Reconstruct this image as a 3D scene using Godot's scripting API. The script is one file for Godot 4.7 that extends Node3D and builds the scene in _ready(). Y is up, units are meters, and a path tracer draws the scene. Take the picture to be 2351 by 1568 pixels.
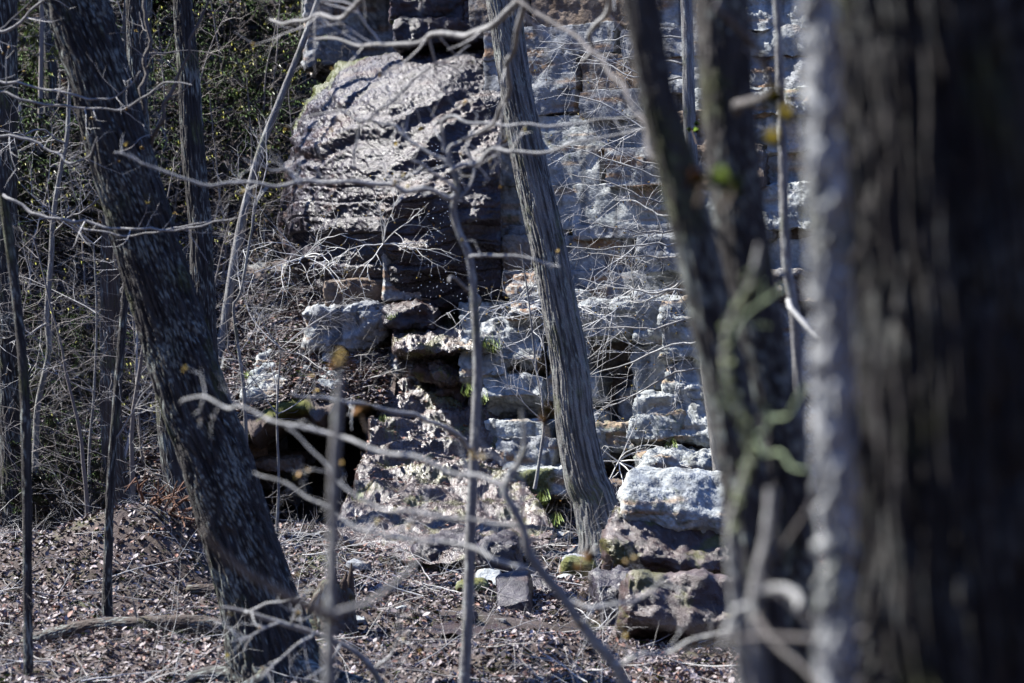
extends Node3D
# A wet sandstone cliff in a leafless spring wood, seen past tree trunks with a long lens.
# Drawing units on the photograph are turned into metres at a chosen distance by at(): the picture is 2351 x 1568 units.
const K := 0.00018007
const EYE_Y := 2.4
const UPV := Vector3(0, 1, 0)

var N := FastNoiseLite.new()
var M := {}
var rng := RandomNumberGenerator.new()

class Geo:
	var v := PackedVector3Array()
	var n := PackedVector3Array()
	var c := PackedColorArray()
	var t := PackedVector2Array()
	var i := PackedInt32Array()
	func mesh() -> ArrayMesh:
		var a := []
		a.resize(Mesh.ARRAY_MAX)
		a[Mesh.ARRAY_VERTEX] = v
		a[Mesh.ARRAY_NORMAL] = n
		a[Mesh.ARRAY_COLOR] = c
		if t.size() == v.size():
			a[Mesh.ARRAY_TEX_UV] = t
		a[Mesh.ARRAY_INDEX] = i
		var m := ArrayMesh.new()
		m.add_surface_from_arrays(Mesh.PRIMITIVE_TRIANGLES, a)
		return m

func at(px: float, py: float, d: float) -> Vector3:
	return Vector3((px - 1175.5) * K * d, EYE_Y - (py - 784.0) * K * d, -d)

func nz(x: float, y: float, z: float) -> float:
	return N.get_noise_3d(x, y, z)

func fbm(p: Vector3, f: float, oct: int) -> float:
	var s := 0.0
	var a := 0.5
	for k in oct:
		s += a * N.get_noise_3d(p.x * f + 17.3 * k, p.y * f, p.z * f - 9.1 * k)
		f *= 2.1
		a *= 0.5
	return s

func interp(xs: Array, ys: Array, x: float) -> float:
	if x <= xs[0]: return ys[0]
	for k in range(1, xs.size()):
		if x <= xs[k]:
			return lerpf(ys[k - 1], ys[k], (x - xs[k - 1]) / (xs[k] - xs[k - 1]))
	return ys[-1]

# ---------------------------------------------------------------- nodes
func part(called: String, m: Mesh, mat: Material, parent: Node3D, off := Vector3.ZERO) -> MeshInstance3D:
	var o := MeshInstance3D.new()
	o.name = called
	o.mesh = m
	o.material_override = mat
	o.position = off
	parent.add_child(o, true)
	return o

func thing(called: String, label: String, category: String, base := Vector3.ZERO, group := "") -> Node3D:
	var o := Node3D.new()
	o.name = called
	o.position = base
	add_child(o, true)
	tag(o, label, category, group)
	return o

func tag(o: Node, label: String, category: String, group := "", kind := "") -> void:
	if label: o.set_meta("label", label)
	if category: o.set_meta("category", category)
	if group: o.set_meta("group", group)
	if kind: o.set_meta("kind", kind)

func copy(o: Node3D, base: Vector3, turn: float, size: float) -> Node3D:
	var c: Node3D = o.duplicate()
	c.name = String(o.name).rstrip("0123456789_")
	add_child(c, true)
	c.position = base
	c.rotation.y = turn
	c.scale = Vector3.ONE * size
	return c

# ---------------------------------------------------------------- shapes
func grid(g: Geo, pos: PackedVector3Array, nu: int, nv: int, flip: bool, cols: PackedColorArray, wrap := false) -> void:
	var b := g.v.size()
	g.v.append_array(pos)
	g.c.append_array(cols)
	for j in nv:
		for i in nu:
			var i0 := i - 1
			var i1 := i + 1
			if wrap:
				if i0 < 0: i0 = nu - 2
				if i1 > nu - 1: i1 = 1
			else:
				i0 = maxi(i0, 0)
				i1 = mini(i1, nu - 1)
			var du := pos[j * nu + i1] - pos[j * nu + i0]
			var dv := pos[mini(j + 1, nv - 1) * nu + i] - pos[maxi(j - 1, 0) * nu + i]
			var n := dv.cross(du).normalized()
			g.n.append(-n if flip else n)
	for j in nv - 1:
		for i in nu - 1:
			var a := b + j * nu + i
			if flip:
				g.i.append_array(PackedInt32Array([a, a + nu, a + 1, a + 1, a + nu, a + nu + 1]))
			else:
				g.i.append_array(PackedInt32Array([a, a + 1, a + nu, a + 1, a + nu + 1, a + nu]))

func frames(pts: PackedVector3Array) -> Array:
	var n := pts.size()
	var A := PackedVector3Array()
	var B := PackedVector3Array()
	var a := Vector3.ZERO
	for k in n:
		var t := (pts[mini(k + 1, n - 1)] - pts[maxi(k - 1, 0)]).normalized()
		if k == 0:
			a = t.cross(Vector3(0.31, 0.2, 0.93)).normalized()
		a = (a - t * a.dot(t)).normalized()
		A.append(a)
		B.append(t.cross(a))
	return [A, B]

func tube(g: Geo, pts: PackedVector3Array, rad: PackedFloat32Array, sides: int, col: Color, vary := 0.2) -> void:
	var fr := frames(pts)
	var A: PackedVector3Array = fr[0]
	var B: PackedVector3Array = fr[1]
	var b := g.v.size()
	var n := pts.size()
	for k in n:
		var m := 1.0 + vary * (rng.randf() * 2.0 - 1.0)
		var cc := Color(col.r * m, col.g * m, col.b * m)
		for s in sides:
			var w := TAU * s / sides
			var nn := A[k] * cos(w) + B[k] * sin(w)
			g.v.append(pts[k] + nn * rad[k])
			g.n.append(nn)
			g.c.append(cc)
	for k in n - 1:
		for s in sides:
			var p := b + k * sides + s
			var q := b + k * sides + (s + 1) % sides
			g.i.append_array(PackedInt32Array([p, p + sides, q, q, p + sides, q + sides]))
	var e := g.v.size()
	var tip := (pts[n - 1] - pts[n - 2]).normalized()
	g.v.append(pts[n - 1] + tip * rad[n - 1] * 1.5)
	g.n.append(tip)
	g.c.append(col)
	for s in sides:
		var p := b + (n - 1) * sides + s
		g.i.append_array(PackedInt32Array([p, e, b + (n - 1) * sides + (s + 1) % sides]))

func smooth(ps: Array, sub: int) -> Array:
	# ps: [Vector3, radius] pairs; Catmull-Rom
	var pts := PackedVector3Array()
	var rad := PackedFloat32Array()
	var n := ps.size()
	for k in n - 1:
		var p0: Vector3 = ps[maxi(k - 1, 0)][0]
		var p1: Vector3 = ps[k][0]
		var p2: Vector3 = ps[k + 1][0]
		var p3: Vector3 = ps[mini(k + 2, n - 1)][0]
		for s in sub:
			var t := float(s) / sub
			pts.append(p1.cubic_interpolate(p2, p0, p3, t))
			rad.append(lerpf(ps[k][1], ps[k + 1][1], t))
	pts.append(ps[n - 1][0])
	rad.append(ps[n - 1][1])
	return [pts, rad]

func line(a: Array, d0: float, d1: float, w0: float, w1: float) -> Array:
	# flat x, y list on the photograph; widths in the same units
	var ps := []
	var n := a.size() / 2
	for k in n:
		var t := float(k) / (n - 1)
		var d := lerpf(d0, d1, t)
		ps.append([at(a[2 * k], a[2 * k + 1], d), lerpf(w0, w1, t) * K * d * 0.5])
	return ps

func kinked(ps: Array, sub: int, amp: float) -> Array:
	# a limb with small knees and swellings
	var s := smooth(ps, sub)
	var pts: PackedVector3Array = s[0]
	var rad: PackedFloat32Array = s[1]
	var o := rng.randf() * 90.0
	for k in range(1, pts.size() - 1):
		var p := pts[k]
		var r := rad[k]
		pts[k] = p + Vector3(nz(p.x * 5 + o, p.y * 5, 0), nz(p.x * 5, p.y * 5 + o, 3), nz(p.x * 4, p.y * 4, o)) * amp * r * 2.4
		rad[k] = r * (1.0 + 0.16 * nz(k * 0.9, o, 0))
	return [pts, rad]

func twig(g: Geo, p: Vector3, dir: Vector3, length: float, r: float, gen: int, lift: float, curl: float, col: Color, tips: Array) -> void:
	var n := maxi(3, int(length / maxf(0.07, length / 7.0)))
	var seg := length / n
	var pts := PackedVector3Array([p])
	var rad := PackedFloat32Array([r])
	var d := dir.normalized()
	for k in n:
		d = (d + Vector3(rng.randf_range(-1, 1), rng.randf_range(-1, 1) + lift, rng.randf_range(-1, 1)) * curl).normalized()
		p += d * seg
		pts.append(p)
		rad.append(r * (1.0 - 0.72 * (k + 1.0) / n))
		if gen > 0 and k > 0 and rng.randf() < 0.72:
			var side := d.cross(Vector3(rng.randf_range(-1, 1), rng.randf_range(-1, 1), rng.randf_range(-1, 1))).normalized()
			twig(g, p, d * 0.7 + side * 0.75, length * rng.randf_range(0.34, 0.6), maxf(r * 0.55, 0.0018), gen - 1, lift, curl, col, tips)
	tube(g, pts, rad, 3 if r < 0.007 else 5, col, 0.15)
	tips.append([p, d])

func leaf(g: Geo, p: Vector3, d: Vector3, up: Vector3, l: float, w: float, col: Color, droop := 0.25) -> void:
	# a pointed blade folded along its midrib, bent down towards the tip
	var s := d.cross(up).normalized()
	var u := s.cross(d).normalized()
	var m := p + d * l * 0.5 + u * l * 0.06
	var e := p + d * l * (1.0 - droop * 0.4) - u * l * droop
	var q1 := p + d * l * 0.42 + s * w * 0.5 + u * l * 0.1
	var q2 := p + d * l * 0.42 - s * w * 0.5 + u * l * 0.1
	var b := g.v.size()
	for x in [p, q1, m, q2, e]:
		g.v.append(x)
		g.c.append(col)
	g.n.append_array(PackedVector3Array([u, (u - s * 0.45).normalized(), u, (u + s * 0.45).normalized(), (u + d * 0.4).normalized()]))
	g.i.append_array(PackedInt32Array([b, b + 1, b + 2, b, b + 2, b + 3, b + 1, b + 4, b + 2, b + 2, b + 4, b + 3]))

func bark(ps: Array, sides: int, step: float, amp: float, per: float, stretch: float, twist: float, seed_: float, look: String) -> ArrayMesh:
	# a trunk with furrowed bark: plates and furrows are relief, colour is bark tone, lichen, moss, and one look painted as sunlit
	var s := smooth(ps, 14)
	var raw: PackedVector3Array = s[0]
	var rr: PackedFloat32Array = s[1]
	var pts := PackedVector3Array([raw[0]])
	var rad := PackedFloat32Array([rr[0]])
	var acc := 0.0
	for k in range(1, raw.size()):
		acc += raw[k].distance_to(raw[k - 1])
		if acc >= step:
			pts.append(raw[k])
			rad.append(rr[k])
			acc = 0.0
	# fill long gaps
	var p2 := PackedVector3Array()
	var r2 := PackedFloat32Array()
	for k in pts.size() - 1:
		var c := maxi(1, int(pts[k].distance_to(pts[k + 1]) / step))
		for q in c:
			p2.append(pts[k].lerp(pts[k + 1], float(q) / c))
			r2.append(lerpf(rad[k], rad[k + 1], float(q) / c))
	p2.append(pts[-1])
	r2.append(rad[-1])
	var fr := frames(p2)
	var A: PackedVector3Array = fr[0]
	var B: PackedVector3Array = fr[1]
	var g := Geo.new()
	var pos := PackedVector3Array()
	var cols := PackedColorArray()
	var nu := sides + 1
	var long := 0.0
	var r0: float = r2[r2.size() / 2]
	for k in p2.size():
		if k > 0: long += p2[k].distance_to(p2[k - 1])
		for i in nu:
			var w := TAU * (i % sides) / sides
			var wt := w + twist * long
			var cx := cos(wt) * r0 / per
			var cy := sin(wt) * r0 / per
			var lz := long / per * stretch
			var warp := nz(cx * 0.5 + seed_, cy * 0.5, lz * 1.3) * 0.9
			var n1 := absf(nz(cx + warp + seed_, cy - warp, lz))
			var n2 := absf(nz(cx * 2.1 + seed_, cy * 2.1 + warp, lz * 1.5 + 40.0))
			var ridge := minf(n1 * 2.6, 1.0) * 0.75 + minf(n2 * 2.2, 1.0) * 0.25
			var flute := nz(cx * 0.12 + seed_, cy * 0.12, long * 0.45) * 0.11
			var fine := nz(cx * 4.0, cy * 4.0 + seed_, lz * 4.0)
			var r := r2[k] * (1.0 + flute) + amp * (ridge - 0.6) + amp * 0.16 * fine
			var q := p2[k] + (A[k] * cos(w) + B[k] * sin(w)) * r
			pos.append(q)
			cols.append(bark_colour(q, cx, cy, lz, seed_, look))
	grid(g, pos, nu, p2.size(), true, cols, true)
	return g.mesh()

func bark_colour(q: Vector3, cx: float, cy: float, lz: float, s: float, look: String) -> Color:
	var base := Color(0.020, 0.018, 0.0175)
	var b2 := Color(0.062, 0.056, 0.053)
	var lich := Color(0.27, 0.30, 0.275)
	var share := 0.0
	if look == "pale":
		base = Color(0.055, 0.052, 0.050)
		b2 = Color(0.25, 0.245, 0.235)
	elif look == "smooth":
		base = Color(0.15, 0.145, 0.145)
		b2 = Color(0.26, 0.255, 0.25)
		lich = Color(0.40, 0.42, 0.40)
	elif look == "black":
		base = Color(0.016, 0.0145, 0.014)
		b2 = Color(0.034, 0.031, 0.030)
		lich = Color(0.10, 0.105, 0.10)
	elif look == "sunlit_flank":  # pale tones stand in for sunlight along the thick trunk's flank
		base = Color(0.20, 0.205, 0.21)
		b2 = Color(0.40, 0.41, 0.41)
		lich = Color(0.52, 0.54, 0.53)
	elif look == "grey":
		base = Color(0.042, 0.038, 0.036)
		b2 = Color(0.15, 0.145, 0.14)
	elif look == "brown":
		base = Color(0.060, 0.044, 0.036)
		b2 = Color(0.105, 0.083, 0.070)
	var c := base.lerp(b2, clampf(0.5 + 0.9 * nz(cx * 1.1 + s, cy * 1.1, lz * 0.9) + 0.35 * nz(cx * 3.0, cy * 3.0 + s, lz * 2.2), 0, 1))
	var patch := fbm(q, 2.2, 2) + 0.12
	var spot := nz(q.x * 34.0 + s, q.y * 34.0, q.z * 34.0)
	share = clampf((spot - 0.5 + patch * 0.9) * 5.0, 0, 1)
	c = c.lerp(lich, share * 0.8)
	var moss := clampf((nz(q.x * 3.0, q.y * 2.0 + s, q.z * 3.0) - 0.45) * 4.0, 0, 1) * clampf(0.5 + spot, 0, 1)
	return c.lerp(Color(0.075, 0.085, 0.022), moss * 0.7)

func rock_colour(p: Vector3, kind: String) -> Color:
	var big := fbm(p, 0.8, 2) * 1.6
	var mid := fbm(p + Vector3(31, 7, 5), 2.6, 3) * 1.7
	var fine := nz(p.x * 16.0, p.y * 16.0, p.z * 16.0)
	var streak := nz(p.x * 7.0 + 3.0, p.y * 0.8, p.z * 7.0)
	var bed := nz(p.x * 0.8, p.y * 9.0, p.z * 0.8 + 13.0)
	var c := Color(0.2, 0.2, 0.2)
	match kind:
		"dry":
			c = Color(0.19, 0.20, 0.215).lerp(Color(0.31, 0.325, 0.335), clampf(0.5 + mid, 0, 1))
			c = c.lerp(Color(0.235, 0.135, 0.068), clampf((bed + big - 0.28) * 2.2, 0, 0.85))
			c = c.lerp(Color(0.055, 0.055, 0.06), clampf((streak + mid * 0.6 - 0.42) * 3.0, 0, 0.8))
			c = c.lerp(Color(0.46, 0.48, 0.45), clampf((fine + big - 0.62) * 3.0, 0, 0.8))
		"pale":
			c = Color(0.25, 0.27, 0.275).lerp(Color(0.42, 0.44, 0.43), clampf(0.5 + mid, 0, 1))
			c = c.lerp(Color(0.14, 0.145, 0.145), clampf((streak + mid * 0.5 - 0.3) * 3.0, 0, 0.8))
			c = c.lerp(Color(0.33, 0.21, 0.11), clampf((bed * 0.8 + big - 0.42) * 2.5, 0, 0.7))
			c = c.lerp(Color(0.10, 0.12, 0.07), clampf((fine + big - 0.75) * 3.0, 0, 0.7))
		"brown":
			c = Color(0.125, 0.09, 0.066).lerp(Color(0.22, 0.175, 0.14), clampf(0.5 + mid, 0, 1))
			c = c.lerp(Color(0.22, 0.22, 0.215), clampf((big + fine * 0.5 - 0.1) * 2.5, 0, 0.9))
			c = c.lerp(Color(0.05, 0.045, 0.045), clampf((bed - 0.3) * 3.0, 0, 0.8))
		"wet":
			c = Color(0.024, 0.020, 0.027).lerp(Color(0.046, 0.037, 0.049), clampf(0.5 + mid, 0, 1))
			c = c.lerp(Color(0.075, 0.042, 0.034), clampf((bed * 0.7 + big - 0.25) * 2.4, 0, 0.7))
			c = c.lerp(Color(0.11, 0.108, 0.112), clampf((fine * 0.7 + mid - 0.6) * 2.5, 0, 0.75))
		"slab":
			c = Color(0.062, 0.040, 0.036).lerp(Color(0.135, 0.095, 0.088), clampf(0.5 + mid, 0, 1))
			c = c.lerp(Color(0.20, 0.18, 0.175), clampf((fine + big - 0.4) * 2.2, 0, 0.75))
			c = c.lerp(Color(0.035, 0.028, 0.028), clampf((bed + mid - 0.4) * 3.0, 0, 0.8))
			c = c.lerp(Color(0.10, 0.095, 0.018), clampf((nz(p.x * 2.2 + 50.0, p.y * 3.0, p.z * 2.2) + fine * 0.35 - 0.42) * 6.0, 0, 0.85))
	return c

func moss_mix(c: Color, p: Vector3, centre: Vector3, r: float) -> Color:
	var k := p.distance_to(centre) / r + 0.5 * fbm(p, 5.0, 2)
	return c.lerp(Color(0.085, 0.095, 0.014), clampf((1.0 - k) * 4.0, 0, 0.85))

func rock(size: Vector3, cell: float, seed_: float, edge: float, amp: float, kind: String, o := {}) -> ArrayMesh:
	# a block of bedded sandstone: box with worn edges, uneven faces, bedding steps and cracks; origin at its middle
	var g := Geo.new()
	var h := size * 0.5
	var tilt: Transform3D = o.get("place", Transform3D())
	var bed: float = o.get("bed", 0.5)
	var facet: float = o.get("facet", 0.5)
	var moss: Array = o.get("moss", [])
	var inner := Vector3(maxf(h.x - edge, 0.001), maxf(h.y - edge, 0.001), maxf(h.z - edge, 0.001))
	for face in 6:
		var ax := face / 2
		var sg := 1.0 if face % 2 == 0 else -1.0
		var u := (ax + 1) % 3
		var v := (ax + 2) % 3
		var nu := clampi(int(size[u] / cell) + 1, 3, 150)
		var nv := clampi(int(size[v] / cell) + 1, 3, 150)
		if ax == 2 and sg < 0:
			nu = 4
			nv = 4
		elif ax == 0:
			nv = mini(nv, 26) if v == 2 else nv
		var pos := PackedVector3Array()
		var cols := PackedColorArray()
		for j in nv:
			for i in nu:
				var p := Vector3.ZERO
				p[ax] = sg * h[ax]
				p[u] = lerpf(-h[u], h[u], float(i) / (nu - 1))
				p[v] = lerpf(-h[v], h[v], float(j) / (nv - 1))
				var q := p.clamp(-inner, inner)
				var dir := (p - q).normalized()
				var wp := tilt * (q + dir * edge)
				var np := wp + Vector3(seed_, seed_ * 0.37, 0)
				# facets: a stepped field; beds: thin proud and sunken layers; grain
				var big := fbm(np, 1.5, 2)
				var st := fbm(np + Vector3(9, 4, 2), 2.6, 2) * 5.0
				var stepped := (floorf(st) + smoothstep(0.42, 0.58, st - floorf(st))) / 5.0
				var by := wp.y * 7.0 + 0.7 * nz(wp.x * 0.7, wp.y * 0.5, wp.z * 0.7 + seed_)
				var layer := nz(floorf(by) * 7.31 + seed_, 0.4 * wp.x, 0.4 * wp.z)
				var crack := 1.0 - clampf(absf(by - roundf(by)) / 0.09, 0, 1)
				var fine := nz(np.x * 13.0, np.y * 17.0, np.z * 13.0) * 0.6 + nz(np.x * 29.0, np.y * 33.0, np.z * 29.0) * 0.4
				var dd := amp * (big * 1.2 + stepped * 2.0 * facet + bed * (layer * 0.7 - crack * 0.35) + fine * 0.30)
				q += dir * (edge + dd)
				pos.append(q)
				var c := rock_colour(np, kind)
				for m in moss:
					c = moss_mix(c, wp, m[0], m[1])
				cols.append(c)
		grid(g, pos, nu, nv, sg > 0, cols)
	return g.mesh()

func place_of(x0: float, y0: float, x1: float, y1: float, d: float, t: float, yaw := 0.0, roll := 0.0, pitch := 0.0) -> Array:
	var a := at(x0, y1, d)
	var b := at(x1, y0, d)
	var size := Vector3(b.x - a.x, b.y - a.y, t)
	var mid := (a + b) * 0.5 - Vector3(0, 0, t * 0.5)
	var basis := Basis.from_euler(Vector3(pitch, yaw, roll))
	return [size, Transform3D(basis, mid)]

func block(called: String, parent: Node3D, r: Array, d: float, t: float, kind: String, o := {}) -> MeshInstance3D:
	var pl := place_of(r[0], r[1], r[2], r[3], d, t, o.get("yaw", 0.0), o.get("roll", 0.0), o.get("pitch", 0.0))
	var size: Vector3 = pl[0]
	var tr: Transform3D = pl[1]
	o["place"] = tr
	var m := rock(size, o.get("cell", 0.026), o.get("seed", rng.randf() * 50.0), minf(o.get("edge", 0.05), minf(size.x, size.y) * 0.45), o.get("amp", 0.05), kind, o)
	var mat: Material = M.rock_wet if kind in ["wet", "slab"] else M.rock
	var off := Vector3.ZERO
	if parent != self:
		off = parent.position
	var n := part(called, m, mat, parent)
	n.transform = Transform3D(tr.basis, tr.origin - off)
	return n

func boulder(called: String, label: String, cat: String, r: Array, d: float, t: float, kind: String, o := {}) -> Node3D:
	if r[3] > 1190.0:
		for k in 12:                                  # find the distance at which its foot meets the ground
			var x: float = (0.5 * (r[0] + r[2]) - 1175.5) * K * d
			d = lerpf(d, (EYE_Y - ground_h(x, -d) + 0.06) / ((r[3] - 784.0) * K), 0.7)
	var pl := place_of(r[0], r[1], r[2], r[3], d, t)
	var tr: Transform3D = pl[1]
	for m in o.get("moss", []):
		if r[3] > 1190.0: m[0] = tr.origin + Vector3(0, pl[0].y * 0.35, t * 0.4)
	var b := thing(called, label, cat, tr.origin - Vector3(0, pl[0].y * 0.5, 0))
	block("stone", b, r, d, t, kind, o)
	return b

# ---------------------------------------------------------------- the lie of the land
func ground_h(x: float, z: float) -> float:
	var d := -z
	var flat := interp([-8, 0, 8, 17, 19, 26, 32, 40], [0.9, 0.75, 0.42, -0.16, -0.22, 0.1, 0.0, 0.0], d)
	var hill := 0.55 * (d - 30.0)
	if d > 52.0: hill = 12.1 + 0.35 * (d - 52.0)
	hill += 0.22 * fbm(Vector3(x, 0, z), 0.35, 2) + 0.5 * smoothstep(-4.0, -9.0, x) * clampf((d - 28.0) / 6.0, 0.0, 1.0)
	if d < -2.0: flat += (-2.0 - d) * 0.5  # unseen slope behind the camera, added to cut sky light on near faces
	flat += clampf(x - 2.7, 0.0, 14.0) * 0.75 * smoothstep(13.0, 9.0, d)  # unseen rise out of view, added to block sky light from the right
	var s := maxf(smoothstep(-3.25, -3.75, x), smoothstep(35.6, 37.2, d))
	var h := lerpf(flat, maxf(hill, flat), s)
	h += 0.24 * fbm(Vector3(x, 0, z), 0.55, 2) * smoothstep(16.0, 18.0, d) + 0.045 * fbm(Vector3(x, 5, z), 3.2, 2)
	# the earth heap round an upturned root, and the slope below the broken wall
	h += 0.62 * exp(-(pow((x + 3.5) / 0.85, 2) + pow((d - 24.3) / 0.7, 2)))
	h += 0.35 * exp(-(pow((x + 4.3) / 1.2, 2) + pow((d - 24.0) / 0.9, 2)))
	h += 0.75 * smoothstep(29.4, 31.6, d) * smoothstep(0.5, 1.6, x) * (1.0 - s)
	# the stream bed
	h -= 0.16 * exp(-pow((d - 21.6 - 0.35 * sin(x * 1.3)) / 0.55, 2)) * smoothstep(-0.9, 0.1, x)
	return h

func bank_h(x: float, d: float) -> float:
	return 0.55 * (d - 30.0) + 0.72 + 0.16 * fbm(Vector3(x, 0, -d), 1.1, 2) + 0.06 * fbm(Vector3(x, 3, -d), 4.0, 2) - 0.3 * smoothstep(-2.9, -3.9, x) - 0.18 * (d - 31.5) * 0.35

func noise_tex(size: int, freq: float, oct: int, seed_: int, a: Color, b: Color, normal := 0.0, kind := FastNoiseLite.TYPE_SIMPLEX_SMOOTH) -> NoiseTexture2D:
	var n := FastNoiseLite.new()
	n.noise_type = kind
	n.frequency = freq
	n.seed = seed_
	n.fractal_octaves = oct
	n.fractal_gain = 0.6
	var t := NoiseTexture2D.new()
	t.width = size
	t.height = size
	t.seamless = true
	t.noise = n
	if normal > 0.0:
		t.as_normal_map = true
		t.bump_strength = normal
	else:
		var r := Gradient.new()
		r.set_color(0, a)
		r.set_color(1, b)
		t.color_ramp = r
	return t

func material(rough: float, spec: float, o := {}) -> StandardMaterial3D:
	var m := StandardMaterial3D.new()
	m.vertex_color_use_as_albedo = true
	m.roughness = rough
	m.metallic_specular = spec
	if o.has("grain"):
		m.albedo_texture = o.grain
		m.uv1_triplanar = true
		m.uv1_world_triplanar = o.get("world", true)
		m.uv1_scale = o.get("scale", Vector3.ONE)
	if o.has("normal"):
		m.normal_enabled = true
		m.normal_texture = o.normal
		m.normal_scale = o.get("strength", 1.0)
	if o.has("rough_tex"):
		m.roughness_texture = o.rough_tex
	if o.has("back"):
		m.backlight_enabled = true
		m.backlight = o.back
	return m

func materials() -> void:
	var grain := noise_tex(1024, 0.02, 6, 3, Color(0.62, 0.62, 0.62), Color(1, 1, 1))
	var speck := noise_tex(1024, 0.06, 5, 8, Color(0.55, 0.55, 0.55), Color(1, 1, 1))
	var bump := noise_tex(1024, 0.03, 6, 5, Color.BLACK, Color.WHITE, 9.0)
	var bump2 := noise_tex(1024, 0.035, 5, 6, Color.BLACK, Color.WHITE, 14.0)
	var wetness := noise_tex(512, 0.02, 4, 9, Color(0.55, 0.55, 0.55), Color(1, 1, 1))
	M.rock = material(0.9, 0.3, {"grain": grain, "normal": bump, "scale": Vector3.ONE * 0.6, "strength": 1.0})
	M.rock_wet = material(0.45, 0.42, {"grain": speck, "normal": bump2, "scale": Vector3.ONE * 1.7, "strength": 1.5, "rough_tex": wetness})
	M.rock_glint = material(0.36, 0.6, {"grain": speck, "normal": bump2, "scale": Vector3.ONE * 1.7, "strength": 1.6, "rough_tex": wetness})
	M.bark = material(0.88, 0.35, {"grain": speck, "normal": bump, "scale": Vector3.ONE * 1.1, "strength": 0.7})
	M.twig = material(0.75, 0.4)
	M.ground = material(0.9, 0.3, {"grain": speck, "normal": bump, "scale": Vector3.ONE * 0.8})
	M.leaf_dead = material(0.66, 0.4, {"back": Color(0.05, 0.03, 0.02)})
	M.leaf_dark = material(0.35, 0.55, {"back": Color(0.10, 0.14, 0.05)})
	M.leaf_new = material(0.5, 0.45, {"back": Color(0.32, 0.36, 0.06)})
	M.bud = material(0.55, 0.4, {"back": Color(0.3, 0.18, 0.08)})
	M.wood = material(0.9, 0.3, {"grain": speck, "normal": bump, "scale": Vector3.ONE * 1.5})
	M.water = material(0.08, 0.6, {"grain": speck, "normal": bump2, "scale": Vector3.ONE * 0.9, "strength": 0.9})
	var dr := StandardMaterial3D.new()
	dr.albedo_color = Color(0.9, 0.94, 1.0)
	dr.roughness = 0.15
	M.drop = dr

func _ready() -> void:
	rng.seed = 20240417
	N.noise_type = FastNoiseLite.TYPE_SIMPLEX_SMOOTH
	N.frequency = 1.0
	N.fractal_type = FastNoiseLite.FRACTAL_NONE
	N.seed = 11
	# ---- camera, sky, sun, exposure
	var cam := Camera3D.new()
	cam.name = "camera"
	cam.position = Vector3(0, EYE_Y, 0)
	cam.near = 0.1
	cam.far = 400.0
	var lens := CameraAttributesPhysical.new()
	lens.frustum_focal_length = 124.0
	lens.exposure_aperture = 3.1
	lens.frustum_focus_distance = 27.0
	lens.frustum_near = 0.1
	lens.frustum_far = 400.0
	cam.attributes = lens
	add_child(cam)
	cam.fov = 16.07
	cam.current = true
	var env := Environment.new()
	env.background_mode = Environment.BG_SKY
	var sky := Sky.new()
	var sm := ProceduralSkyMaterial.new()
	sm.sky_top_color = Color(0.34, 0.49, 0.78)
	sm.sky_horizon_color = Color(0.68, 0.75, 0.85)
	sm.sky_curve = 0.12
	sm.ground_bottom_color = Color(0.10, 0.09, 0.08)
	sm.ground_horizon_color = Color(0.30, 0.32, 0.34)
	sm.sky_energy_multiplier = 1.0
	sm.sun_angle_max = 4.0
	sky.sky_material = sm
	env.sky = sky
	env.background_energy_multiplier = 0.55
	env.tonemap_mode = Environment.TONE_MAPPER_LINEAR
	env.tonemap_exposure = 4.6
	env.sdfgi_enabled = true
	env.ssao_enabled = true
	env.ssil_enabled = true
	var we := WorldEnvironment.new()
	we.name = "world"
	we.environment = env
	add_child(we)
	var sun := DirectionalLight3D.new()
	sun.name = "sun"
	sun.light_energy = 1.5
	sun.light_color = Color(1.0, 0.985, 0.96)
	sun.light_angular_distance = 0.53
	sun.shadow_enabled = true
	add_child(sun)
	sun.look_at_from_position(Vector3.ZERO, -Vector3(-0.63, 0.75, -0.18), UPV)
	materials()
	var t0 := Time.get_ticks_msec()
	build_ground()
	print("ground ", Time.get_ticks_msec() - t0)
	build_cliff()
	print("cliff ", Time.get_ticks_msec() - t0)
	build_boulders()
	print("boulders ", Time.get_ticks_msec() - t0)
	build_trees()
	print("trees ", Time.get_ticks_msec() - t0)
	build_saplings()
	print("saplings ", Time.get_ticks_msec() - t0)
	build_hillside()
	print("hillside ", Time.get_ticks_msec() - t0)
	build_floor()
	print("floor ", Time.get_ticks_msec() - t0)

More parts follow.
